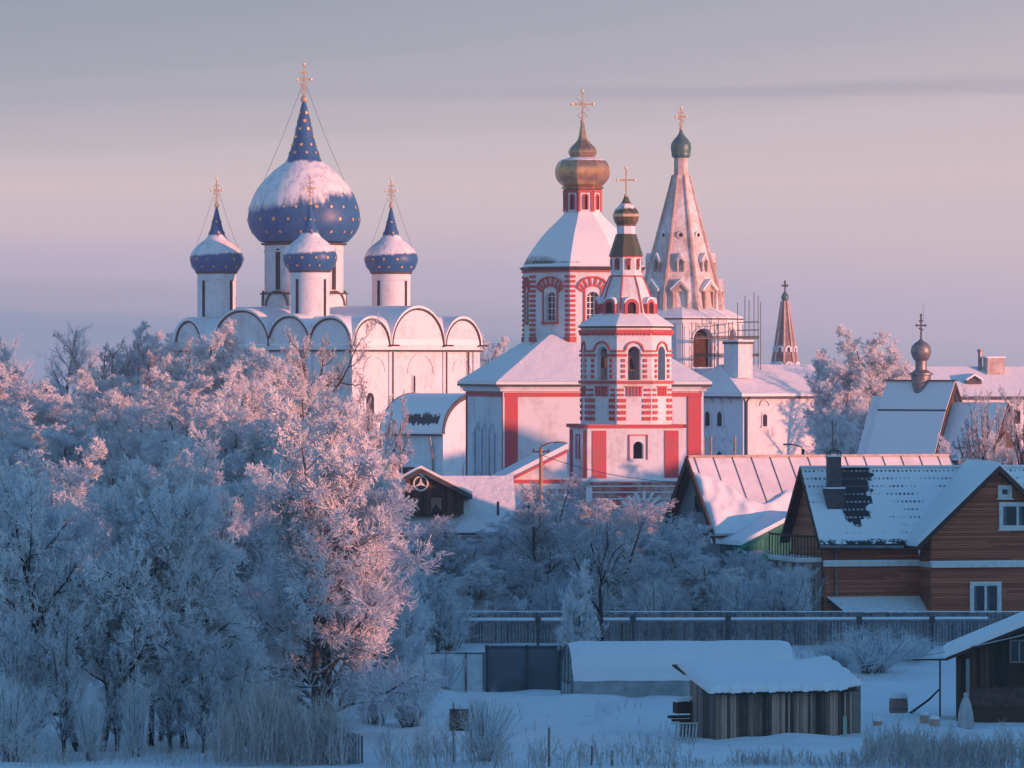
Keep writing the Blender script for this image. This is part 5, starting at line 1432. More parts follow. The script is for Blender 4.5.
def side_shed():
    T = Site("brick_footed_shed", "dark board shed with brick footing and snow-laden sloping roof at the yard's right edge", "shed", 957, 207, -4, g=0.1)
    m, Z, e = T.m, T.Z, T.e
    W2 = 105*m; L = 5.0
    pk = (W2, Z(612))
    w = MB(); w.extr([(0, 0, -.4), (W2*2, 0, -.4), (W2*2, 0, Z(655)), (W2, 0, Z(612)), (0, 0, Z(655))], [(0, L, -.4), (W2*2, L, -.4), (W2*2, L, Z(655)), (W2, L, Z(612)), (0, L, Z(655))]); w.build("wall", M["dark_wood"], e)
    fc = Face((0, 0), 0)
    b = MB(); boards(b, fc, 0, W2*2, lambda s: Z(654) + (Z(612) - Z(655))*(1 - abs(s - W2)/W2), Z(686), .16, .03); b.build("front_boards", M["dark_wood"], e)
    bk = MB()
    for r_ in range(8):
        x = .35 + (r_ % 2)*.13
        while x < W2*2 - .3:
            fc.box(bk, x, x + .245, Z(706) + r_*.085, Z(706) + r_*.085 + .075, 0, .03 + random.uniform(0, .015)); x += .26
    bk.build("brick_footing", M["brick_dark"], e)
    p = MB(); p.box(-.02, .14, -.16, -.04, -.4, Z(657)); p.build("corner_post", M["dark_wood"], e)
    p = MB(); p.box(.32, .46, -.14, -.04, -.3, Z(659)); p.build("pale_post", M["concrete"], e)
    s = MB()
    def slab(th0, th1, y0, y1, x0=-12*m):
        A = [(x0, y0), (W2, y0)]
        k = (Z(612) - Z(655))/W2
        P = [(x0, y0, Z(655) + k*x0 + th0), (W2, y0, Z(612) + th0), (W2, y0, Z(612) + th1), (x0 + .1, y0, Z(655) + k*x0 + th1), (x0 - .04, y0, Z(655) + k*x0 + (th0+th1)/2)]
        Q = [(q[0], y1, q[2]) for q in P]; s.extr(P, Q)
        P2 = [(2*W2 - q[0], y0, q[2]) for q in P]; s.extr(P2, [(q[0], y1, q[2]) for q in P2])
    slab(.10, .36, -.62, L + .4); s.build("roof_snow", M["snow"], e)
    r = MB(); k = (Z(612) - Z(655))/W2
    for sx in (0, 1):
        P = [(-11*m, -.6, Z(655) - k*11*m - .02), (W2, -.6, Z(612) - .02), (W2, -.6, Z(612) + .095), (-11*m, -.6, Z(655) - k*11*m + .095)]
        if sx: P = [(2*W2 - q[0], q[1], q[2]) for q in P]
        r.extr(P, [(q[0], L + .4, q[2]) for q in P])
    r.build("roof", M["dark_wood"], e)
    wn = MB(); x0, x1 = 54*m, 86*m
    fc.ring(wn, [(x0, Z(661)), (x0, Z(641)), (x1, Z(641)), (x1, Z(661))], [(x0-.06, Z(662.5)), (x0-.06, Z(639.5)), (x1+.06, Z(639.5)), (x1+.06, Z(662.5))], .0, .12, 0, True)
    for k in range(1, 4): x = x0 + (x1-x0)*k/4; fc.box(wn, x - .025, x + .025, Z(661), Z(641), .06, .10)
    w_ = wn.build("window", M["grey_wood"], e)
    g = MB(); fc.solid(g, [(x0, Z(661)), (x1, Z(661)), (x1, Z(641)), (x0, Z(641))], .0, .065); g.build("glass", M["glass"], w_)
side_shed()

# ================================================================== YARD THINGS
def _wrap(b, m):
    pr = [(.24, 0), (.27, .15), (.25, .45), (.20, .75), (.13, 1.0), (.06, 1.13), (.09, 1.2), (.02, 1.28)]
    b.lathe(smooth_prof(pr, 4), 18)
    b.v = [(x*(1 + .16*math.sin(5*math.atan2(y, x) + z*2)), y*(1 + .16*math.sin(5*math.atan2(y, x) + z*2)), z) for x, y, z in b.v]
small("wrapped_shrub", "shrub tied up in white sackcloth standing by the brick-footed shed", "wrapped plant", M["wrap"], _wrap, 965.5, 204, 0, None, smooth=True)
def _barrel(b, m):
    b.lathe([(.33, -.1), (.35, .15), (.355, .4), (.33, .66)], 18, m=0); b.lathe([(.362, .2), (.368, .22), (.362, .24)], 18); b.lathe([(.36, .62), (.37, .68), (.30, .80), (.16, .86), (.01, .87)], 18, m=1)
small("barrel", "dark barrel with a domed cap of snow before the shrub by the fence", "barrel", [M["brown_wood"], M["snow"]], _barrel, 898.5, 213, 0, None, smooth=30)
def _stump(h, r):
    def f(b, m):
        b.lathe([(r*1.05, -.1), (r, .1), (r*.98, h)], 14, m=0); b.lathe([(r*1.04, h - .02), (r*1.06, h + .05), (r*.7, h + .12), (.01, h + .14)], 14, m=1)
    return f
small("stump", "short snow-capped stump alone on the snow left of the barrel", "stump", [M["brown_wood"], M["snow"]], _stump(.22, .17), 877.5, 205.5, 0, None, smooth=30, group="snow-capped stumps in the yard")
small("stump", "taller of the two snow-capped stumps side by side near the thin post", "stump", [M["brown_wood"], M["snow"]], _stump(.34, .17), 924.5, 205.5, 0, None, smooth=30, group="snow-capped stumps in the yard")
small("stump", "shorter of the two snow-capped stumps side by side near the thin post", "stump", [M["brown_wood"], M["snow"]], _stump(.28, .18), 934.5, 204, 0, None, smooth=30, group="snow-capped stumps in the yard")
def _tpost(b, m):
    b.box(-.03, .03, -.03, .03, -.2, 2.1); b.box(-1.0, .3, -.025, .025, 2.1, 2.16); b.box(-1.0, .3, -.03, .03, 2.162, 2.19, 1)
small("clothes_post", "thin dark post with a frosted crossbar between the stumps and the brick-footed shed", "post", [M["dark_wood"], M["snow"]], _tpost, 940, 209, 0, None)
def _prop(b, m): b.tube([(0, 0, -.1), (.9, .1, .55), (1.3, .1, .95)], [.05, .04, .03], 6)
small("fallen_branch", "dark bare branch slanting up from the snow between the barrel and the thin post", "branch", M["dark_bark"], _prop, 905, 211, 0, None)
def _clod(b, m): b.lathe([(.12, -.05), (.14, .04), (.08, .12), (.01, .15)], 8)
small("snow_clod", "small dark clod lying on the open snow in front of the greenhouse", "clod", M["brick_dark"], _clod, 600, 212, 0)

def cable(name, label, pts, r=.02, mat="frost_wire"):
    mb = MB(); mb.tube(pts, r, 5); o = mb.build(name, M[mat]); tag(o, label, "cable"); return o
def catenary(a, b, sag, n=14):
    a, b = Vector(a), Vector(b)
    return [a.lerp(b, i/n) - Vector((0, 0, sag*4*(i/n)*(1 - i/n))) for i in range(n + 1)]
P3 = lambda px, py, D: (WX(px, D), D, WZ(py, D))
cable("yard_cable", "frosted cable sagging across the yard towards the brick-footed shed", catenary(P3(840, 668, 212), P3(1040, 631, 203.5), .12), .022)
cable("power_cable", "dark power cable strung from the lamp pole across the red bell tower base", catenary(P3(541, 455, 318), P3(760, 478, 300), .75), .018, "wire")
cable("power_cable", "upper dark power cable running right from the lamp pole over the barn ridge", catenary(P3(541, 452, 318), P3(700, 455, 300), .65), .014, "wire") if False else None

def lamp_pole():
    T = Site("lamp_pole", "sunlit timber utility pole with a curved lamp arm in front of the lean-to building", "street lamp", 541, 318, 0, g=2.0)
    m, Z, e = T.m, T.Z, T.e
    p = MB(); p.tube([(0, 0, -.5), (0, 0, Z(447))], [.15, .10], 8); p.build("pole", M["lit_wood"], e)
    a = MB(); a.tube([(0, -.05, Z(452)), (.05, -.1, Z(446)), (8*m, -.2, Z(443)), (18*m, -.3, Z(442))], .035, 6); a.build("lamp_arm", M["wire"], e)
    h = MB(); h.extr([(17*m, -.38, Z(443.2)), (26*m, -.40, Z(443.6)), (26*m, -.24, Z(443.6)), (17*m, -.22, Z(443.2))], [(17*m, -.36, Z(441)), (25*m, -.38, Z(442)), (25*m, -.26, Z(442)), (17*m, -.24, Z(441))]); h.build("lamp_head", M["tin"], e)
    c = MB(); c.box(-.5, .5, -.06, .06, Z(452.5), Z(451))
    for x in (-.42, .42): c.lathe([(.04, Z(451)), (.06, Z(449.5)), (.02, Z(448.5))], 6, 0, (x, 0))
    c.build("crossarm", M["dark_wood"], e)
    T = Site("lamp_pole", "street lamp with a curved arm reaching left in front of the white chambers wall", "street lamp", 803, 420, 0, g=4.0)
    m, Z, e = T.m, T.Z, T.e
    p = MB(); p.tube([(0, 0, -.5), (0, 0, Z(449))], [.16, .12], 8); p.build("pole", M["dark_wood"], e)
    a = MB(); a.tube([(0, -.05, Z(453)), (-1.5*m, -.1, Z(447)), (-8*m, -.15, Z(445)), (-12*m, -.2, Z(444.6))], .05, 6); a.build("lamp_arm", M["wire"], e)
    h = MB(); h.box(-20*m, -12*m, -.32, -.1, Z(445.4), Z(443.4)); h.build("lamp_head", M["tin"], e)
lamp_pole()

for i, (px, D, y0) in enumerate(((702.5, 368, 437), (711, 372, 437), (735, 374, 436))):
    lab = ("thick sunlit timber post right against the red corner of the church", "slim sunlit post in front of the paired windows of the white chambers", "slim sunlit post beside the dark drainpipe of the white chambers")[i]
    rr = (.14, .08, .08)[i]
    small("timber_post", lab, "post", M["lit_wood"], lambda b, m, D=D, y0=y0, rr=rr: b.lathe([(rr, -.3), (rr*.9, WZ(y0, D) - 3.0), (rr*.3, WZ(y0, D) - 2.92)], 8), px, D, 0, 3.0, group="sunlit posts by the church")

# front edge: fence posts, panel on a stick
for i, (px, y0, D, lab) in enumerate((
        (362, 735, 187, "grey post at the right end of the reed screen, lower left of centre"),
        (549, 727, 187, "tallest bare fence post standing in the weeds below the metal fence"),
        (592, 745, 187, "fence post in the weeds second in the row from the tallest one"),
        (612, 750, 186, "fence post in the weeds midway in the row below the greenhouse"),
        (638, 758, 185.5, "short stub of a fence post in the weeds just left of the shed's foreground"),
        (742, 755, 185.5, "short fence post poking from the weeds below the plank shed's left end"),
        (842, 752, 186, "short fence post poking from the weeds below the plank shed's right end"))):
    small("fence_post", lab, "post", M["grey_wood"], lambda b, m, D=D, y0=y0: (b.lathe([(.045, -.3), (.04, WZ(y0, D)), (.01, WZ(y0, D) + .02)], 7)), px, D, 0, 0.0, group="old fence posts along the front")
def _sign(b, m):
    b.tube([(0, 0, -.3), (0, 0, 1.9)], .03, 6)
    b.box(-.14, .52, -.04, .02, WZ(730, 188), WZ(708, 188), 1)
small("dark_board_on_stake", "dark square board nailed on a thin stake left of the leafless shrub in front", "board", [M["grey_wood"], M["brick_dark"]], _sign, 453.5, 188, 0, 0.0)
def reed_screen():
    T = Site("reed_screen", "greyish reed and plank screen standing at the front edge under the big pink-lit tree", "fence", 262, 186.5, 0, g=-.2)
    m, Z, e = T.m, T.Z, T.e
    b = MB(); fc = Face((0, 0), 0)
    boards(b, fc, 58*m, 98*m, lambda s: float(np.interp(s/m, [58, 88, 98], [Z(718), Z(733), Z(733)])), -.3, .06, 0, .02); b.build("plank_panel", M["fence_wood"], e)
reed_screen()
# ================================================================== TREES
def nrm(v): return v / np.maximum(np.linalg.norm(v, axis=-1, keepdims=True), 1e-9)
def perp(d, r):
    q = r.normal(size=d.shape); q -= (q*d).sum(-1, keepdims=True)*d
    return nrm(q)
def grow(par, n, t0, t1, ang, jit, ratio, K, wob, trop, rr, r, keep=1.0, tfall=.5, rend=.35, rmax=None):
    """n children on every parent branch; a branch set is (points N,K+1,3; radii N,K+1; length N)"""
    P, Rr, Ln = par
    N, K0 = P.shape[0], P.shape[1] - 1
    idx = np.repeat(np.arange(N), n)
    t = (np.tile((np.arange(n) + .5)/n, N) + r.uniform(-.5, .5, N*n)/n)
    if keep < 1:
        s = r.random(N*n) < keep; idx, t = idx[s], t[s]
    t = t0 + (t1 - t0)*np.clip(t, 0, .999)
    f = t*K0; i = np.minimum(f.astype(int), K0 - 1); w = (f - i)[:, None]
    a, b = P[idx, i], P[idx, i+1]
    p = a*(1-w) + b*w; tan = nrm(b - a)
    rad = Rr[idx, i]*(1-w[:, 0]) + Rr[idx, i+1]*w[:, 0]
    an = np.radians(ang + r.normal(size=len(t))*jit)[:, None]
    d = nrm(tan*np.cos(an) + perp(tan, r)*np.sin(an))
    L = Ln[idx]*ratio*(1 - tfall*t)*r.uniform(.65, 1.2, len(t))
    pts = [p]; 
    for k in range(K):
        d = nrm(d + wob*r.normal(size=d.shape) + np.array([0, 0, trop]))
        pts.append(pts[-1] + d*(L/K)[:, None])
    pts = np.stack(pts, 1)
    r0 = rad*rr
    if rmax is not None: r0 = np.minimum(r0, rmax*r.uniform(.8, 1.2, len(r0)))
    radii = r0[:, None]*np.linspace(1, rend, K+1)[None, :]
    return pts, radii, L
def plume(b, r, w, w0=.85):
    """frost feathers: spindle-shaped twigs, thickest past the middle"""
    P, R_, L = b
    k = P.shape[1]
    prof = np.interp(np.linspace(0, 1, k), [0, .5, 1], [w0, 1.0, .42])
    return P, (w*r.uniform(.65, 1.25, len(L)))[:, None]*prof[None, :], L
def skin(sets):
    """one triangle/quad shell from branch sets [(pts, radii, sides)]"""
    V, Q = [], []; off = 0
    for P, Rr, S in sets:
        N, K1, _ = P.shape
        T = np.empty_like(P); T[:, 1:-1] = P[:, 2:] - P[:, :-2]; T[:, 0] = P[:, 1] - P[:, 0]; T[:, -1] = P[:, -1] - P[:, -2]
        T = nrm(T)
        ref = np.where(np.abs(T[..., 2:3]) < .9, np.array([.13, .21, .97]), np.array([1., .1, .05]))
        A = nrm(np.cross(T, ref)); B = np.cross(T, A)
        th = np.arange(S)*2*np.pi/S
        ring = P[:, :, None, :] + Rr[:, :, None, None]*(A[:, :, None, :]*np.cos(th)[None, None, :, None] + B[:, :, None, :]*np.sin(th)[None, None, :, None])
        V.append(ring.reshape(-1, 3))
        base = off + (np.arange(N)[:, None, None]*K1 + np.arange(K1-1)[None, :, None])*S + np.arange(S)[None, None, :]
        nxt = off + (np.arange(N)[:, None, None]*K1 + np.arange(K1-1)[None, :, None])*S + (np.arange(S)[None, None, :]+1) % S
        Q.append(np.stack([base, nxt, nxt + S, base + S], -1).reshape(-1, 4))
        off += N*K1*S
    return np.concatenate(V), np.concatenate(Q)
def np_mesh(name, V, Q, mat, smooth=True):
    me = bpy.data.meshes.new(name)
    me.vertices.add(len(V)); me.vertices.foreach_set("co", V.astype(np.float32).ravel())
    k = Q.shape[1]
    me.loops.add(len(Q)*k); me.loops.foreach_set("vertex_index", Q.astype(np.int32).ravel())
    me.polygons.add(len(Q)); me.polygons.foreach_set("loop_start", np.arange(len(Q), dtype=np.int32)*k)
    me.materials.append(mat); me.update(calc_edges=True); me.validate()
    if smooth: me.shade_smooth()
    return me
def stem(p0, d0, L, K, wob, trop, r0, r1, r):
    d = np.array(d0, float); pts = [np.array(p0, float)]
    for k in range(K):
        d = d + wob*r.normal(size=3) + np.array([0, 0, trop]); d /= np.linalg.norm(d)
        pts.append(pts[-1] + d*L/K)
    return np.array(pts), np.linspace(r0, r1, K+1)
def stems(lst):
    return np.stack([a for a, b, c in lst]), np.stack([b for a, b, c in lst]), np.array([c for a, b, c in lst])

def proto(kind, seed):
    """returns (trunk mesh, crown mesh), about 10 m tall"""
    r = np.random.default_rng(seed)
    if kind == "spread":            # a few near-upright stems hidden in a dense egg-shaped crown
        T = stems([(*stem((r.normal()*.2, r.normal()*.2, -.4), (.17*math.cos(a), .17*math.sin(a), 1), 8.6*q, 10, .06, .03, .13, .03, r), 8.6*q) for a, q in ((0.4, 1.0), (2.6, .9), (4.6, .94))])
        L1 = grow(T, 17, .10, 1, 60, 12, .43, 7, .12, .035, .60, r, tfall=.58, rmax=.085)
        L2 = grow(L1, 11, .15, 1, 46, 13, .46, 5, .15, .01, .65, r, tfall=.35, rmax=.038)
        L3 = grow(L2, 9, .08, 1, 46, 15, .46, 3, .17, .01, .55, r, tfall=.35, rmax=.021)
        L4 = plume(grow(L3, 6, .10, 1, 34, 12, 1.12, 3, .13, .045, .8, r, tfall=.35), r, .0135)
        L5 = plume(grow(L4, 3, .15, .95, 34, 12, .55, 2, .10, .045, .9, r, tfall=.2), r, .0110)
        W_, Cn = [(T, 9), (L1, 6), (L2, 4)], [(L3, 3), (L4, 3), (L5, 3)]
    elif kind == "upright":         # thin airy garden tree with ascending twigs
        T = stems([(*stem((.12*q, .1*q, -.4), (.13*math.cos(a), .13*math.sin(a), 1), 9.0*(1 - .08*q), 11, .05, .03, .12, .025, r), 9.0*(1 - .08*q)) for q, a in ((0, .5), (1, 2.9), (2, 4.9))])
        L1 = grow(T, 17, .14, 1, 40, 10, .36, 7, .10, .07, .55, r, tfall=.50, rmax=.06)
        L2 = grow(L1, 9, .15, 1, 36, 12, .46, 5, .13, .05, .60, r, tfall=.35, rmax=.026)
        L3 = grow(L2, 6, .08, 1, 36, 13, .54, 3, .14, .05, .55, r, tfall=.35, rmax=.017)
        L4 = plume(grow(L3, 4, .10, 1, 32, 12, .85, 2, .13, .05, .8, r, tfall=.35), r, .0125)
        L5 = plume(grow(L4, 2, .15, .95, 36, 14, .6, 1, .12, .04, .9, r, tfall=.2), r, .011)
        W_, Cn = [(T, 8), (L1, 6), (L2, 4)], [(L3, 3), (L4, 3), (L5, 3)]
    elif kind in ("high", "fork"):  # bare dark trunk, crown begins a third of the way up; "fork" has two diverging trunks
        if kind == "high": T = stems([(*stem((0, 0, -.4), (.04, .03, 1), 8.8, 11, .05, .03, .15, .03, r), 8.8)])
        else: T = stems([(*stem((-.25 + .5*q, 0, -.4), (-.36 + .72*q, .05, 1), 8.6, 11, .06, .05, .19, .03, r), 8.6) for q in (0, 1)])
        L1 = grow(T, 36 if kind == "high" else 25, .20, 1, 58, 12, .44, 7, .13, .05, .55, r, tfall=.50, rmax=.075)
        L2 = grow(L1, 11, .15, 1, 44, 13, .46, 5, .15, .03, .60, r, tfall=.35, rmax=.034)
        L3 = grow(L2, 8, .08, 1, 44, 15, .46, 3, .17, .03, .55, r, tfall=.35, rmax=.020)
        L4 = plume(grow(L3, 5, .10, 1, 34, 12, 1.12, 3, .13, .045, .8, r, tfall=.35), r, .0130)
        L5 = plume(grow(L4, 3, .15, .95, 34, 12, .55, 2, .10, .045, .9, r, tfall=.2), r, .0105)
        W_, Cn = [(T, 9), (L1, 6), (L2, 4)], [(L3, 3), (L4, 3), (L5, 3)]
    elif kind == "clump":           # several stems from the ground, dense rounded head
        n = 5
        T = stems([(*stem((r.normal()*.25, r.normal()*.25, -.4), (.30*math.cos(a), .30*math.sin(a), 1), 7.6*r.uniform(.8, 1.1), 9, .06, .045, .10*r.uniform(.7, 1.2), .02, r), 7.6) for a in np.arange(n)*2*np.pi/n + r.random()])
        L1 = grow(T, 13, .14, 1, 50, 12, .38, 6, .13, .045, .6, r, tfall=.45, rmax=.05)
        L2 = grow(L1, 10, .12, 1, 44, 13, .48, 4, .15, .03, .6, r, tfall=.35, rmax=.024)
        L3 = grow(L2, 8, .08, 1, 44, 15, .48, 3, .16, .02, .6, r, tfall=.35, rmax=.020)
        L4 = plume(grow(L3, 5, .10, 1, 32, 11, 1.12, 3, .12, .05, .8, r, tfall=.35), r, .0135)
        L5 = plume(grow(L4, 3, .15, .95, 34, 12, .55, 2, .10, .05, .9, r, tfall=.2), r, .0110)
        W_, Cn = [(T, 8), (L1, 5), (L2, 4)], [(L3, 3), (L4, 3), (L5, 3)]
    elif kind == "tall":            # straight stem with a narrow airy oval crown
        T = stems([(*stem((0, 0, -.4), (.02, .02, 1), 9.6, 10, .03, .03, .17, .03, r), 9.6)])
        L1 = grow(T, 26, .30, .98, 42, 9, .34, 6, .1, .12, .5, r, tfall=.55)
        L2 = grow(L1, 8, .2, 1, 38, 12, .46, 4, .13, .06, .6, r, tfall=.35)
        L3 = grow(L2, 7, .1, 1, 38, 12, .5, 3, .14, .03, .6, r, tfall=.35, rmax=.017)
        L4 = grow(L3, 6, .08, 1, 38, 14, .5, 2, .14, .02, .8, r, tfall=.3, rend=.5, rmax=.02)
        L5 = grow(L4, 3, .1, 1, 40, 14, .6, 1, .1, .04, .9, r, tfall=.2, rend=.6, rmax=.018)
        W_, Cn = [(T, 9), (L1, 6)], [(L2, 4), (L3, 3), (L4, 3), (L5, 3)]
    elif kind == "birch":           # tall with hanging frosted sprays
        T = stems([(*stem((0, 0, -.4), (.02, .0, 1), 9.8, 10, .035, .03, .16, .025, r), 9.8)])
        L1 = grow(T, 30, .22, .98, 44, 9, .33, 6, .09, .10, .5, r, tfall=.5)
        L2 = grow(L1, 9, .2, 1, 42, 12, .42, 5, .12, -.12, .6, r, tfall=.3, rmax=.02)
        L3 = grow(L2, 10, .05, 1, 40, 14, .55, 4, .12, -.22, .6, r, tfall=.3, rmax=.026)
        L4 = grow(L3, 7, .05, 1, 36, 16, .45, 2, .12, -.15, .8, r, tfall=.3, rend=.6, rmax=.024)
        W_, Cn = [(T, 9), (L1, 6)], [(L2, 4), (L3, 3), (L4, 3)]
    elif kind == "open":            # gnarled dark limbs with sparse twigs
        T = stems([(*stem((0, 0, -.4), (.04, .0, 1), 5.6, 8, .09, .04, .20, .09, r), 5.6)])
        L1 = grow(T, 9, .30, 1, 46, 9, .86, 9, .16, .06, .75, r, tfall=.25)
        L2 = grow(L1, 7, .2, 1, 42, 12, .48, 6, .17, .04, .62, r, tfall=.4)
        L3 = grow(L2, 7, .15, 1, 42, 14, .48, 4, .17, .03, .58, r, tfall=.4, rmax=.022)
        L4 = plume(grow(L3, 7, .1, 1, 40, 15, .7, 3, .16, .03, .7, r, tfall=.3), r, .014)
        L5 = plume(grow(L4, 3, .1, 1, 42, 15, .55, 2, .1, .02, .9, r, tfall=.2), r, .0125)
        W_, Cn = [(T, 9), (L1, 7), (L2, 5), (L3, 4)], [(L4, 3), (L5, 3)]
    else:                           # "shrub": many thin rods, about 3 m tall
        n = 34
        T = stems([(*stem((r.normal()*.25, r.normal()*.25, -.2), (.55*math.cos(a)*q, .55*math.sin(a)*q, 1), 2.7, 6, .08, .03, .024, .008, r), 2.7) for a, q in zip(np.arange(n)*2.4, r.uniform(.15, 1.35, n))])
        L1 = grow(T, 10, .12, 1, 40, 13, .42, 4, .14, .04, .6, r, tfall=.4, rmax=.014)
        L2 = grow(L1, 8, .1, 1, 40, 15, .45, 3, .15, .03, .7, r, tfall=.3, rmax=.012)
        L3 = grow(L2, 6, .1, 1, 42, 15, .5, 1, .12, .02, .8, r, tfall=.3, rend=.5, rmax=.0115)
        W_, Cn = [(T, 5)], [(L1, 3), (L2, 3), (L3, 3)]
    tv, tq = skin([(a[0], a[1], s) for a, s in W_])
    cv, cq = skin([(a[0], a[1], s) for a, s in Cn])
    hgt = float(np.percentile(cv[:, 2], 99.7)); wid = float(np.percentile(np.hypot(cv[:, 0], cv[:, 1]), 97))
    dark = kind in ("open", "high", "fork")
    tm = np_mesh("trunk", tv, tq, M["dark_bark"] if dark else M["bark"])
    cm = np_mesh("crown", cv, cq, M["frost_dark"] if kind == "open" else M["frost_mid"] if kind == "upright" else M["frost"], False)
    return tm, cm, hgt, wid
PROTO = {}
def get_proto(kind, i):
    if (kind, i) not in PROTO: PROTO[kind, i] = proto(kind, 100*i + sum(map(ord, kind)))
    return PROTO[kind, i]
TREEN = [0]
def tree(kind, px, D, ytop, label, group, width=None, var=0, name="frosted_tree", cat="tree", rot=None, lean=(0, 0)):
    """stand a tree with its top at picture row ytop when seen from the road; width = crown half-width in metres"""
    tm, cm, hgt, wid = get_proto(kind, var)
    x = WX(px, D); g = terz(x, D)
    h = WZ(ytop, D) - g
    s = h / hgt; sx = s if width is None else width / wid
    o = bpy.data.objects.new(name, None); o.empty_display_size = .5
    o.location = (x, D, g - .05)
    TREEN[0] += 1
    o.rotation_euler = (RAD(lean[0]), RAD(lean[1]), TREEN[0]*2.399 if rot is None else RAD(rot))
    o.scale = (sx, sx, s)
    link(o); tag(o, label, cat, group)
    for nm, me in (("trunk", tm), ("crown", cm)): link(bpy.data.objects.new(nm, me), o)
    return o

G1 = "tall trees on the skyline left of the cathedral"
tree("tall", 18, 462, 331, "slender blue-grey frosted tree on the skyline at the far left", G1, 2.6, 0)
tree("tall", 58, 452, 319, "tallest slender frosted tree on the left skyline, with a straight dark trunk", G1, 3.0, 1)
tree("open", 107, 440, 333, "frosted tree on the left skyline whose dark trunk forks into a wide Y", G1, 4.2, 0)
tree("spread", 140, 452, 326, "pinkish bushy frosted tree on the skyline, right of the forked one", G1, 3.4, 0)
tree("spread", -16, 450, 334, "frosted tree on the skyline partly cut by the left picture edge", G1, 3.2, 1)
tree("spread", 172, 436, 330, "rounded frosted tree on the skyline just left of the cathedral's leftmost drum", G1, 3.0, 1)
tree("tall", 85, 470, 346, "pale hazy tree filling the gap between the tallest and the forked skyline trees", G1, 3.2, 0)
G2 = "frosted trees on the upper slope below the cathedral"
tree("spread", 8, 372, 360, "pink-lit spreading tree at the left picture edge below the skyline trees", G2, 5.0, 0)
tree("clump", 62, 366, 380, "blue-grey many-stemmed tree below the tallest skyline tree", G2, 3.8, 0)
tree("spread", 112, 372, 372, "shaded tree below the forked skyline tree on the upper slope", G2, 3.4, 1)
tree("open", 160, 356, 338, "tree with a dark crooked trunk on the upper slope left of the cathedral", G2, 4.2, 1)
tree("spread", 204, 350, 326, "large rounded pinkish tree in front of the cathedral's leftmost arched gable", G2, 4.4, 0)
tree("clump", 243, 346, 336, "upright frosted tree below the broad snow gable of the cathedral", G2, 3.2, 1)
tree("spread", 268, 338, 346, "rosy frosted tree left of the dark bare-branched one below the domes", G2, 3.4, 1)
tree("open", 318, 330, 318, "dark bare-branched oak-like tree standing against the white cathedral wall", G2, 3.9, 0)
tree("open", 372, 322, 392, "small sparse tree against the sunlit corner of the cathedral", G2, 2.2, 1)
tree("clump", 345, 326, 390, "frosted thicket tree to the right of the dark bare-branched one", G2, 2.9, 0)
G3 = "frosted trees on the middle slope left of the cottage"
tree("clump", 22, 298, 410, "pale frosted tree on the middle slope at the left picture edge", G3, 4.0, 1)
tree("spread", 78, 290, 412, "broad blue-white tree on the middle slope below the forked skyline tree", G3, 4.4, 0)
tree("clump", 128, 284, 402, "upright white-tipped tree on the middle slope, second of the row from the left", G3, 3.3, 0)
tree("spread", 178, 276, 392, "frosted tree with pink tips in the middle of the slope left of the cathedral", G3, 3.9, 1)
tree("clump", 226, 270, 384, "bright rosy tree on the middle slope below the leftmost blue dome", G3, 3.2, 1)
tree("spread", 270, 266, 394, "pink-tinged tree on the middle slope just behind the biggest frosted tree", G3, 3.6, 0)
tree("clump", 330, 262, 420, "tall pale thicket tree right behind the biggest frosted tree", G3, 3.0, 0)
tree("clump", 366, 258, 446, "frosted tree on the right end of the slope beside the timber gable", G3, 2.0, 1)
G4 = "big frosted trees in front on the left"
tree("spread", 318, 200, 398, "biggest frosted tree, wide pink-lit crown on several dark stems, centre left in front", G4, 3.3, 1)
tree("fork", 90, 193, 452, "large blue-shaded tree on two diverging dark trunks in the lower left", G4, 3.9, 0, rot=5)
tree("high", 16, 199, 470, "frosted tree over the lower left corner, its trunk close to the picture edge", G4, 3.2, 0)
tree("high", 150, 196, 444, "slim blue-shaded tree with the first of three straight trunks in the lower left", G4, 2.6, 0)
tree("high", 186, 195, 462, "blue-shaded tree with the thickest of three straight trunks in the lower left", G4, 3.0, 1)
tree("high", 160, 198, 470, "slender blue-shaded tree with the middle one of three straight trunks in the lower left", G4, 2.2, 1)
tree("clump", 234, 214, 440, "grey-blue thicket tree filling the space left of the biggest frosted tree", G4, 3.0, 1)
tree("clump", 384, 212, 540, "lower lilac-lit tree at the right foot of the biggest frosted tree", G4, 1.5, 0)
tree("clump", 130, 214, 456, "dense grey-blue tree behind the three straight trunks", G4, 3.2, 0)
tree("spread", 52, 222, 446, "pale blue round tree behind the two diverging trunks", G4, 3.8, 1)
tree("clump", 272, 224, 448, "frosted tree half hidden behind the left side of the biggest frosted tree", G4, 2.6, 0)
tree("spread", 300, 300, 372, "rosy round tree between the dark bare-branched tree and the biggest frosted tree", G2, 3.2, 1)
tree("spread", 236, 312, 366, "pink-lit round tree below the leftmost blue dome, high on the slope", G2, 3.4, 0)
tree("spread", 186, 318, 372, "shaded round tree under the crooked-trunk tree on the upper slope", G2, 3.6, 1)
tree("spread", 130, 326, 374, "lilac round tree under the forked skyline tree, high on the slope", G2, 3.6, 0)
tree("spread", 40, 330, 384, "pale round tree under the tallest skyline tree, high on the slope", G2, 3.8, 1)
tree("spread", 352, 292, 430, "round frosted tree in front of the cathedral's colonnade", G3, 2.8, 1)
tree("spread", 388, 240, 520, "pale round tree to the right of the biggest frosted tree, left of the low wall", G3, 1.7, 0)
G5 = "frosted garden trees between the low wall and the plank fence"
tree("upright", 418, 262, 516, "frosted garden tree in front of the left end of the low wall", G5, 1.72, 0)
tree("upright", 452, 259, 518, "upright garden tree below the cottage with the round window", G5, 2.06, 0)
tree("upright", 486, 264, 540, "dense dusky garden tree below the cottage's right end", G5, 1.98, 1)
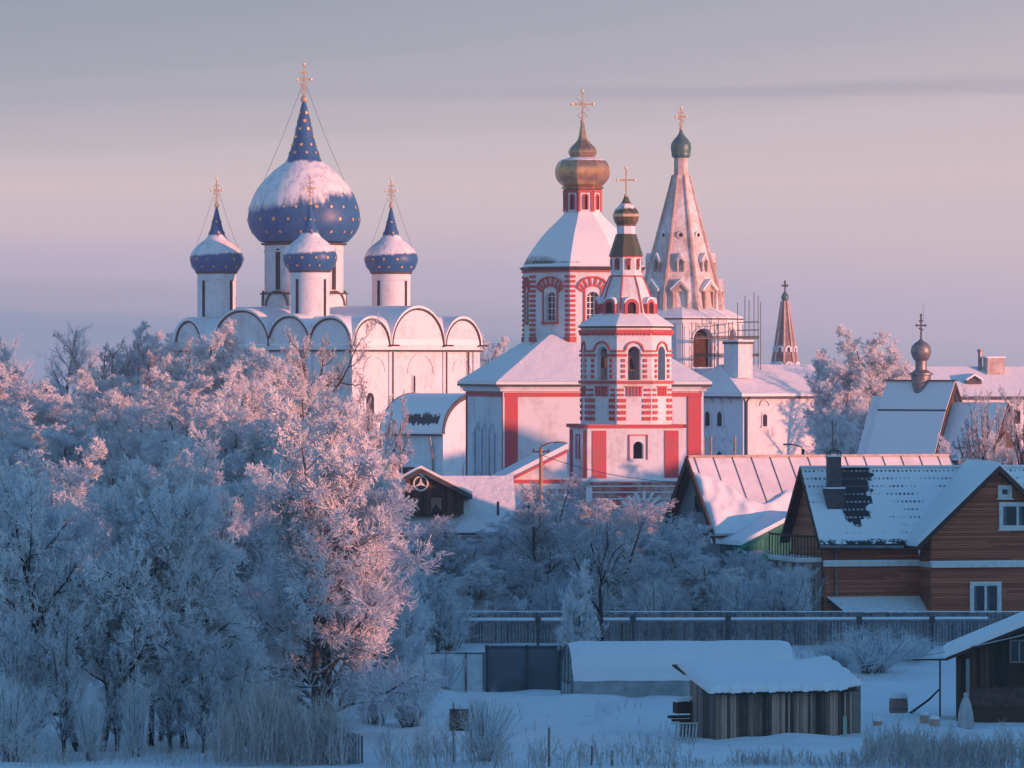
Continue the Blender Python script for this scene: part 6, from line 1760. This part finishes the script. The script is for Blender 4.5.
tree("upright", 536, 262, 476, "tall thin-branched garden tree in front of the lamp pole", G5, 2.41, 1)
tree("upright", 575, 266, 500, "frosted garden tree in front of the red gate storey", G5, 2.15, 0)
tree("upright", 606, 254, 496, "garden tree with a dark forked trunk rising above the greenhouse", G5, 2.58, 0)
tree("upright", 648, 268, 514, "frosted garden tree right below the bell tower's gateway", G5, 2.06, 1)
tree("upright", 690, 262, 540, "bushy frosted garden tree below the grey gable of the barn", G5, 2.15, 0)
tree("upright", 726, 258, 548, "bushy frosted garden tree below the barn's green annex", G5, 2.06, 1)
tree("upright", 768, 256, 552, "low frosted garden tree beside the log house balcony", G5, 1.72, 0)
tree("upright", 520, 258, 556, "low dusky garden tree on the fence line above the metal fence", G5, 1.89, 1)
tree("upright", 660, 256, 560, "low dense garden tree on the fence line behind the greenhouse", G5, 1.98, 0)
tree("upright", 440, 246, 566, "thin garden tree in front of the plank fence's left end", G5, 1.3, 0)
tree("upright", 780, 250, 566, "thin garden tree at the left corner of the log house", G5, 1.4, 0)
tree("upright", 565, 290, 500, "thin garden tree before the white corner of the red gate storey", G5, 1.7, 1)
tree("upright", 612, 284, 506, "thin garden tree before the fanned gate arch", G5, 1.7, 0)
G6 = "frosted trees around the churches on the right"
tree("spread", 866, 424, 329, "tall pink-lit fluffy frosted tree between the white chambers and the wooden church", G6, 3.8, 1)
tree("birch", 880, 444, 336, "pink-lit frosted birch standing behind the pink-lit fluffy tree beside the wooden church", G6, 2.8, 1)
tree("spread", 838, 418, 376, "low round frosted tree under the birches at the chambers' right corner", G6, 2.6, 0)
tree("birch", 836, 430, 356, "lower pink-lit frosted birch at the right corner of the white chambers", G6, 2.4, 1)
tree("clump", 846, 426, 352, "fluffy pink-lit frosted tree filling in the left side of the tall one by the chambers", G6, 2.6, 0)
tree("clump", 890, 430, 346, "fluffy pink-lit frosted tree right against the left roof of the wooden church", G6, 2.4, 1)
tree("birch", 893, 438, 338, "frosted birch behind the cupola of the wooden church", G6, 2.4, 1)
tree("clump", 834, 408, 410, "small round frosted tree in front of the chambers wall's right end", G6, 2.1, 0)
tree("spread", 492, 470, 334, "blue hazy tree seen in the gap between cathedral and red-trimmed church", G6, 2.6, 1)
tree("open", 988, 312, 388, "tree with dark bare forked branches in front of the wooden church's right gable", G6, 2.6, 1)
tree("open", 1022, 306, 378, "frosted tree cut by the right picture edge above the log house", G6, 2.4, 0)
tree("clump", 958, 322, 440, "low frosted bush tree in front of the wooden church roofs", G6, 1.8, 1)
tree("clump", 1006, 318, 432, "pale frosted bush tree by the wooden church's dark gable", G6, 1.8, 0)
tree("spread", 588, 312, 496, "frosted tree close in front of the red gate storey's left half", G5, 2.4, 1)
tree("spread", 640, 306, 500, "frosted tree close in front of the gate arch of the bell tower", G5, 2.4, 0)
tree("clump", 546, 300, 508, "frosted tree beside the foot of the sunlit lamp pole", G5, 2.1, 1)
tree("clump", 668, 276, 520, "frosted tree at the left foot of the grey barn's gable", G5, 2.0, 0)
tree("spread", 506, 280, 520, "frosted tree at the right end of the cottage roof", G5, 2.3, 1)
tree("spread", 620, 262, 540, "round frosted tree right behind the plank fence above the greenhouse", G5, 2.3, 0)
tree("spread", 700, 254, 556, "round frosted tree behind the plank fence below the barn", G5, 2.1, 1)
tree("spread", 470, 254, 560, "round frosted tree behind the plank fence below the low wall", G5, 2.0, 0)
tree("spread", 752, 262, 560, "round frosted tree in front of the green annex", G5, 1.9, 1)
tree("high", 575, 228.6, 560, "young slim frosted tree standing in front of the grey metal fence", "young trees by the fences", 1.0, 1, rot=40)
tree("open", 604, 246.5, 508, "dark-trunked bare tree crossing the plank fence above the greenhouse's left end", G5, 2.2, 1, rot=120)
G9 = "thin saplings under the lower left trees"
for (px, D, yt, wd, lab) in ((12, 190, 610, .8, "thin frosted sapling at the left picture edge under the trees"),
        (36, 192, 628, .8, "thin frosted sapling left of the diverging trunks, nearer the picture edge"),
        (62, 190, 600, .9, "tall thin frosted sapling just left of the diverging trunks"),
        (118, 193, 640, .8, "thin frosted sapling between the diverging trunks and the first straight trunk"),
        (136, 190, 668, .7, "low thin frosted sapling in front of the first straight trunk"),
        (168, 192, 640, .8, "thin frosted sapling between the middle and the thickest straight trunks"),
        (206, 192, 622, 1.0, "thin frosted sapling right of the thickest straight trunk"),
        (228, 194, 640, 1.0, "thin frosted sapling at the left edge of the tall reeds"),
        (90, 189, 690, .7, "low thin frosted sapling between the two diverging trunks")):
    tree("upright" if wd > .75 else "shrub", px, D, yt, lab, G9, wd, TREEN[0] % 2, "frosted_sapling", "sapling")
G8 = "trees out of view, added on the rise to dapple the sunlight"  # unseen trees set on the added rise to break up the sunlight
rise = [(72, 155.5, 7, "open"), (78, 158, 6, "tall"), (77, 162, 4, "spread"), (75, 168, 4, "tall"), (77, 174, 5, "spread"), (74, 180, 6, "tall"), (78, 186, 6, "spread"),
        (74, 192, 6, "tall"), (77, 198, 6, "spread"), (74, 204, 7, "tall"), (77, 210, 7, "spread"), (73, 214, 7, "tall"), (77, 219, 6, "spread"), (74, 225, 4, "tall"), (78, 231, 4, "spread"), (75, 236, 3, "tall")]
for k, (x_, y_, h_, kd) in enumerate(rise):
    px_ = 512 + x_*F/y_
    tree(kd, px_, y_, HY - (terz(x_, y_) + h_ - CZ)*F/y_, "bare frosted tree out of view, added on the rise to dapple the sunlight", G8, h_*.42, k % 2)
G7 = "frosted shrubs in the yard and at the front"
for (px, D, yt, wd, lab) in ((485, 188, 686, 1.15, "leafless frosted shrub standing alone in front beside the dark board on a stake"),
        (872, 239, 622, 2.2, "wide frosted shrub against the plank fence behind the barrel"),
        (836, 241, 640, 1.6, "frosted shrub against the plank fence above the plank shed's right end"),
        (912, 243, 634, 1.6, "frosted shrub against the plank fence right of the barrel"),
        (440, 226, 650, 1.2, "frosted shrub in front of the pale mesh fence panel"),
        (412, 205, 655, 1.5, "lilac frosted shrub at the right foot of the biggest frosted tree"),
        (375, 206, 664, 1.3, "frosted shrub between the biggest frosted tree and the open snow"),
        (240, 196, 672, 1.7, "frosted shrub at the left foot of the biggest frosted tree"),
        (10, 188, 672, 1.5, "frosted shrub in the bottom left corner"),
        (740, 252, 568, 1.9, "frosted shrub behind the fence left of the log house"),
        (792, 253, 560, 1.4, "frosted shrub under the log house balcony"),
        (450, 247, 592, 1.6, "frosted shrub at the left end of the plank fence"),
        (655, 252, 575, 2.0, "frosted shrub behind the plank fence below the bell tower's gateway"),
        (560, 256, 574, 1.8, "frosted shrub behind the plank fence above the grey metal fence")):
    tree("shrub", px, D, yt, lab, G7, wd, TREEN[0] % 2, "frosted_shrub", "shrub")

# ================================================================== WEEDS (uncountable)
def weeds(name, label, spots, mat, seed):
    """spots: (px0, px1, D0, D1, count, height, spread)"""
    r = np.random.default_rng(seed); S1, S2 = [], []
    for px0, px1, D0, D1, n, h, tuft in spots:
        D = r.uniform(D0, D1, n); px = r.uniform(px0, px1, n)
        dens = vnoise(px*.1, D*2, 2.0) + .5 
        ok = r.random(n) < np.clip(dens*1.5, .1, 1); D, px = D[ok], px[ok]; n = len(D)
        if n == 0: continue
        x = (px - 512)*D/F; z = ter(x, D) - .05
        hh = h*r.uniform(.45, 1.1, n)*(.65 + .7*np.clip(vnoise(px*.1, D, 1.5) + .5, 0, 1))
        d = nrm(np.stack([r.normal(size=n)*.16, r.normal(size=n)*.16, np.ones(n)], 1))
        pts = [np.stack([x, D, z], 1)]
        for k in range(4):
            d = nrm(d + r.normal(size=d.shape)*.08); pts.append(pts[-1] + d*(hh/4)[:, None])
        P = np.stack(pts, 1); Rd = np.full(n, .010)[:, None]*np.linspace(1, .6, 5)[None]
        st = (P, Rd, hh); S1.append((P, Rd, 3))
        b = grow(st, tuft, .35, 1, 30, 12, .30, 2, .12, .05, 1, r, tfall=.3, rmax=.009); S1.append((b[0], b[1], 3))
        c = grow(b, 4, .2, 1, 38, 14, .45, 1, .1, .03, 1, r, tfall=.3, rmax=.0085); S1.append((c[0], c[1], 3))
    V, Q = skin(S1)
    o = bpy.data.objects.new(name, np_mesh(name, V, Q, mat, False)); link(o)
    tag(o, label, "weeds", None, "stuff")
    return o
weeds("weeds", "frosted dry weeds along the bottom of the picture", [(380, 690, 184, 187.5, 380, .85, 6), (640, 860, 183.5, 185.4, 260, .30, 6), (735, 870, 183.6, 185.8, 260, .55, 6), (865, 1040, 184, 189.5, 620, .95, 6), (865, 1040, 184, 188.5, 320, 1.3, 8), (380, 520, 184, 187, 60, 1.5, 8), (-10, 210, 184, 189, 260, .8, 6), (880, 1040, 183, 186, 300, 1.1, 6)], M["weed"], 3)
weeds("reeds", "dense tall frosted dry reeds under the big pink-lit tree", [(215, 345, 184.5, 190, 900, 1.75, 4), (255, 335, 185, 190, 420, 2.1, 4)], M["weed"], 5)
weeds("undergrowth", "tangled frosted undergrowth beneath the trees", [(-10, 220, 190, 226, 520, 1.25, 6), (380, 800, 250, 268, 900, 1.5, 7), (250, 420, 202, 225, 300, 1.2, 7), (-10, 420, 240, 300, 700, 1.8, 7)], M["frost"], 9)
weeds("yard_weeds", "a few thin frosted stalks poking from the open snow", [(430, 560, 190, 215, 40, .6, 3), (590, 690, 190, 222, 60, .35, 3), (860, 950, 193, 210, 60, .3, 3), (700, 860, 240, 247, 160, .9, 5)], M["weed"], 11)

# ================================================================== GROUND
def ground():
    xs = np.concatenate([-np.geomspace(3000, 60, 26), np.arange(-56, -10, 1.0), np.arange(-10, 26, .35), np.arange(26, 48, 1.0), np.arange(48, 86, 2.0), np.geomspace(90, 3000, 24)])
    ys = np.concatenate([np.arange(-120, 60, 12.0), np.arange(60, 130, 3.0), np.arange(130, 182, .8), np.arange(182, 226, .3), np.arange(226, 270, .5), np.arange(270, 345, .8), np.arange(345, 520, 3.0), np.geomspace(524, 4500, 40)])
    X, Y = np.meshgrid(xs, ys); Zz = ter(X, Y)
    # snow heaped against the shed's foot and on the open yard
    V = np.stack([X.ravel(), Y.ravel(), Zz.ravel()], 1)
    nx, ny = len(xs), len(ys)
    i, j = np.meshgrid(np.arange(nx-1), np.arange(ny-1)); b = (j*nx + i).ravel()
    Q = np.stack([b, b+1, b+1+nx, b+nx], 1)
    o = bpy.data.objects.new("snowy_ground", np_mesh("snowy_ground", V, Q, M["ground_snow"])); link(o); tag(o, None, None, None, "structure")
ground()

# ================================================================== LIGHT, SKY, AIR
SUN_AZ, SUN_EL = 60.0, 4.2       # to the right of the viewer's back, just above the horizon
a, el = RAD(SUN_AZ), RAD(SUN_EL)
to_sun = Vector((math.sin(a)*math.cos(el), -math.cos(a)*math.cos(el), math.sin(el)))
sd = bpy.data.lights.new("sun", "SUN"); sd.energy = 2.0; sd.angle = RAD(.6); sd.color = (.90, .315, .195)
so = bpy.data.objects.new("sun", sd); so.rotation_euler = to_sun.to_track_quat("Z", "Y").to_euler(); so.location = (60, 0, 60); link(so)

EXPO = 1.85
w = bpy.data.worlds.new("World"); sc.world = w; w.use_nodes = True
nt = w.node_tree; nt.nodes.clear()
N = lambda t, **k: (lambda x: ([setattr(x, a_, b_) for a_, b_ in k.items()], x)[1])(nt.nodes.new(t))
out = N("ShaderNodeOutputWorld"); tc = N("ShaderNodeTexCoord"); sep = N("ShaderNodeSeparateXYZ"); nt.links.new(tc.outputs["Generated"], sep.inputs[0])
sky = N("ShaderNodeTexSky", sky_type="NISHITA"); sky.sun_disc = False; sky.sun_elevation = el; sky.sun_rotation = RAD(120); sky.altitude = 100; sky.air_density = 1.6; sky.dust_density = .3; sky.ozone_density = 4.5
bg1 = N("ShaderNodeBackground"); nt.links.new(sky.outputs[0], bg1.inputs[0]); bg1.inputs[1].default_value = .15
def srgb(r, g, b): return tuple((c/255/12.92 if c/255 <= .04045 else ((c/255+.055)/1.055)**2.4) for c in (r, g, b))
def mth(op, a_, b_=None, c_=None):
    x = N("ShaderNodeMath", operation=op)
    for k, v in enumerate((a_, b_, c_)):
        if v is None: continue
        if isinstance(v, bpy.types.NodeSocket): nt.links.new(v, x.inputs[k])
        else: x.inputs[k].default_value = v
    return x.outputs[0]
# low band of dawn sky: blue-violet at the horizon, rose above it, grey-blue veil of cloud higher up
mp = N("ShaderNodeMapping"); mp.inputs["Scale"].default_value = (9, 9, 160); mp.inputs["Rotation"].default_value = (0, .0035, 0); nt.links.new(tc.outputs["Generated"], mp.inputs[0])
nz = N("ShaderNodeTexNoise"); nz.inputs["Scale"].default_value = 1.0; nz.inputs["Detail"].default_value = 5; nz.inputs["Roughness"].default_value = .55; nt.links.new(mp.outputs[0], nz.inputs["Vector"])
zw = mth("MULTIPLY_ADD", mth("SUBTRACT", nz.outputs[0], .5), .006, sep.outputs[2])
zz = mth("MULTIPLY_ADD", mth("MULTIPLY", sep.outputs[0], 4.2), mth("SUBTRACT", .028, zw), zw)
ramp = N("ShaderNodeValToRGB"); cr = ramp.color_ramp; cr.interpolation = "EASE"
stops = [(0.0, (146, 156, 187)), (.0028, (152, 160, 188)), (.0063, (170, 168, 191)), (.0135, (187, 178, 201)), (.025, (209, 192, 200)), (.032, (213, 196, 200)), (.0395, (205, 193, 198)), (.0437, (193, 186, 193)), (.0525, (177, 177, 188)), (.0600, (167, 171, 183)), (.0715, (157, 164, 178)), (.095, (120, 138, 172))]
SC = 10.0
while len(cr.elements) < len(stops): cr.elements.new(.5)
for e_, (p, c) in zip(cr.elements, stops): e_.position = p*SC; e_.color = (*srgb(*c), 1)
nt.links.new(mth("MULTIPLY", zz, SC), ramp.inputs[0])
line = mth("MULTIPLY_ADD", sep.outputs[0], .014, .0478)
dd = mth("ABSOLUTE", mth("SUBTRACT", zw, line))
m2 = N("ShaderNodeMapRange", interpolation_type="SMOOTHSTEP"); nt.links.new(dd, m2.inputs["Value"]); m2.inputs["From Min"].default_value = .0004; m2.inputs["From Max"].default_value = .0022; m2.inputs["To Min"].default_value = 1.0; m2.inputs["To Max"].default_value = 0.0
m3 = N("ShaderNodeMapRange", interpolation_type="SMOOTHSTEP"); nt.links.new(sep.outputs[0], m3.inputs["Value"]); m3.inputs["From Min"].default_value = -.05; m3.inputs["From Max"].default_value = .05
mxs = N("ShaderNodeMix", data_type="RGBA"); nt.links.new(mth("MULTIPLY", m2.outputs[0], mth("MULTIPLY_ADD", m3.outputs[0], .30, .10)), mxs.inputs[0]); nt.links.new(ramp.outputs[0], mxs.inputs[6]); mxs.inputs[7].default_value = (*srgb(158, 160, 178), 1)
bg2 = N("ShaderNodeBackground"); nt.links.new(mxs.outputs[2], bg2.inputs[0]); bg2.inputs[1].default_value = 2.0 ** -EXPO
mr = N("ShaderNodeMapRange", interpolation_type="SMOOTHSTEP"); nt.links.new(sep.outputs[2], mr.inputs["Value"]); mr.inputs["From Min"].default_value = .07; mr.inputs["From Max"].default_value = .20
mx = N("ShaderNodeMixShader"); # the rosy band stands opposite the low sun; elsewhere the horizon is plain dawn sky
mz = N("ShaderNodeMapRange", interpolation_type="SMOOTHSTEP"); nt.links.new(sep.outputs[1], mz.inputs["Value"]); mz.inputs["From Min"].default_value = .45; mz.inputs["From Max"].default_value = .92
nt.links.new(mth("SUBTRACT", 1.0, mth("MULTIPLY", mz.outputs[0], mth("SUBTRACT", 1.0, mr.outputs[0]))), mx.inputs[0]); nt.links.new(bg2.outputs[0], mx.inputs[1]); nt.links.new(bg1.outputs[0], mx.inputs[2]); nt.links.new(mx.outputs[0], out.inputs[0])

HAZE = 0.00023
if HAZE:
    hm = bpy.data.materials.new("cold_haze"); hm.use_nodes = True; t = hm.node_tree; t.nodes.clear()
    o_ = t.nodes.new("ShaderNodeOutputMaterial"); v_ = t.nodes.new("ShaderNodeVolumePrincipled")
    v_.inputs["Color"].default_value = (.66, .80, 1.0, 1); v_.inputs["Density"].default_value = HAZE; v_.inputs["Anisotropy"].default_value = .0
    t.links.new(v_.outputs[0], o_.inputs["Volume"])
    b = MB(); b.box(-120, 170, -60, 760, -4, 48); h = b.build("haze", hm); tag(h, None, None, None, "stuff")

vs_ = sc.view_settings; vs_.view_transform = "Standard"; vs_.look = "None"; vs_.exposure = EXPO; vs_.gamma = 1.0; vs_.use_curve_mapping = False
cy = sc.cycles
cy.max_bounces = 6; cy.diffuse_bounces = 5; cy.glossy_bounces = 2; cy.transmission_bounces = 2; cy.volume_bounces = 0; cy.caustics_reflective = False; cy.caustics_refractive = False
cy.use_denoising = False if False else cy.use_denoising
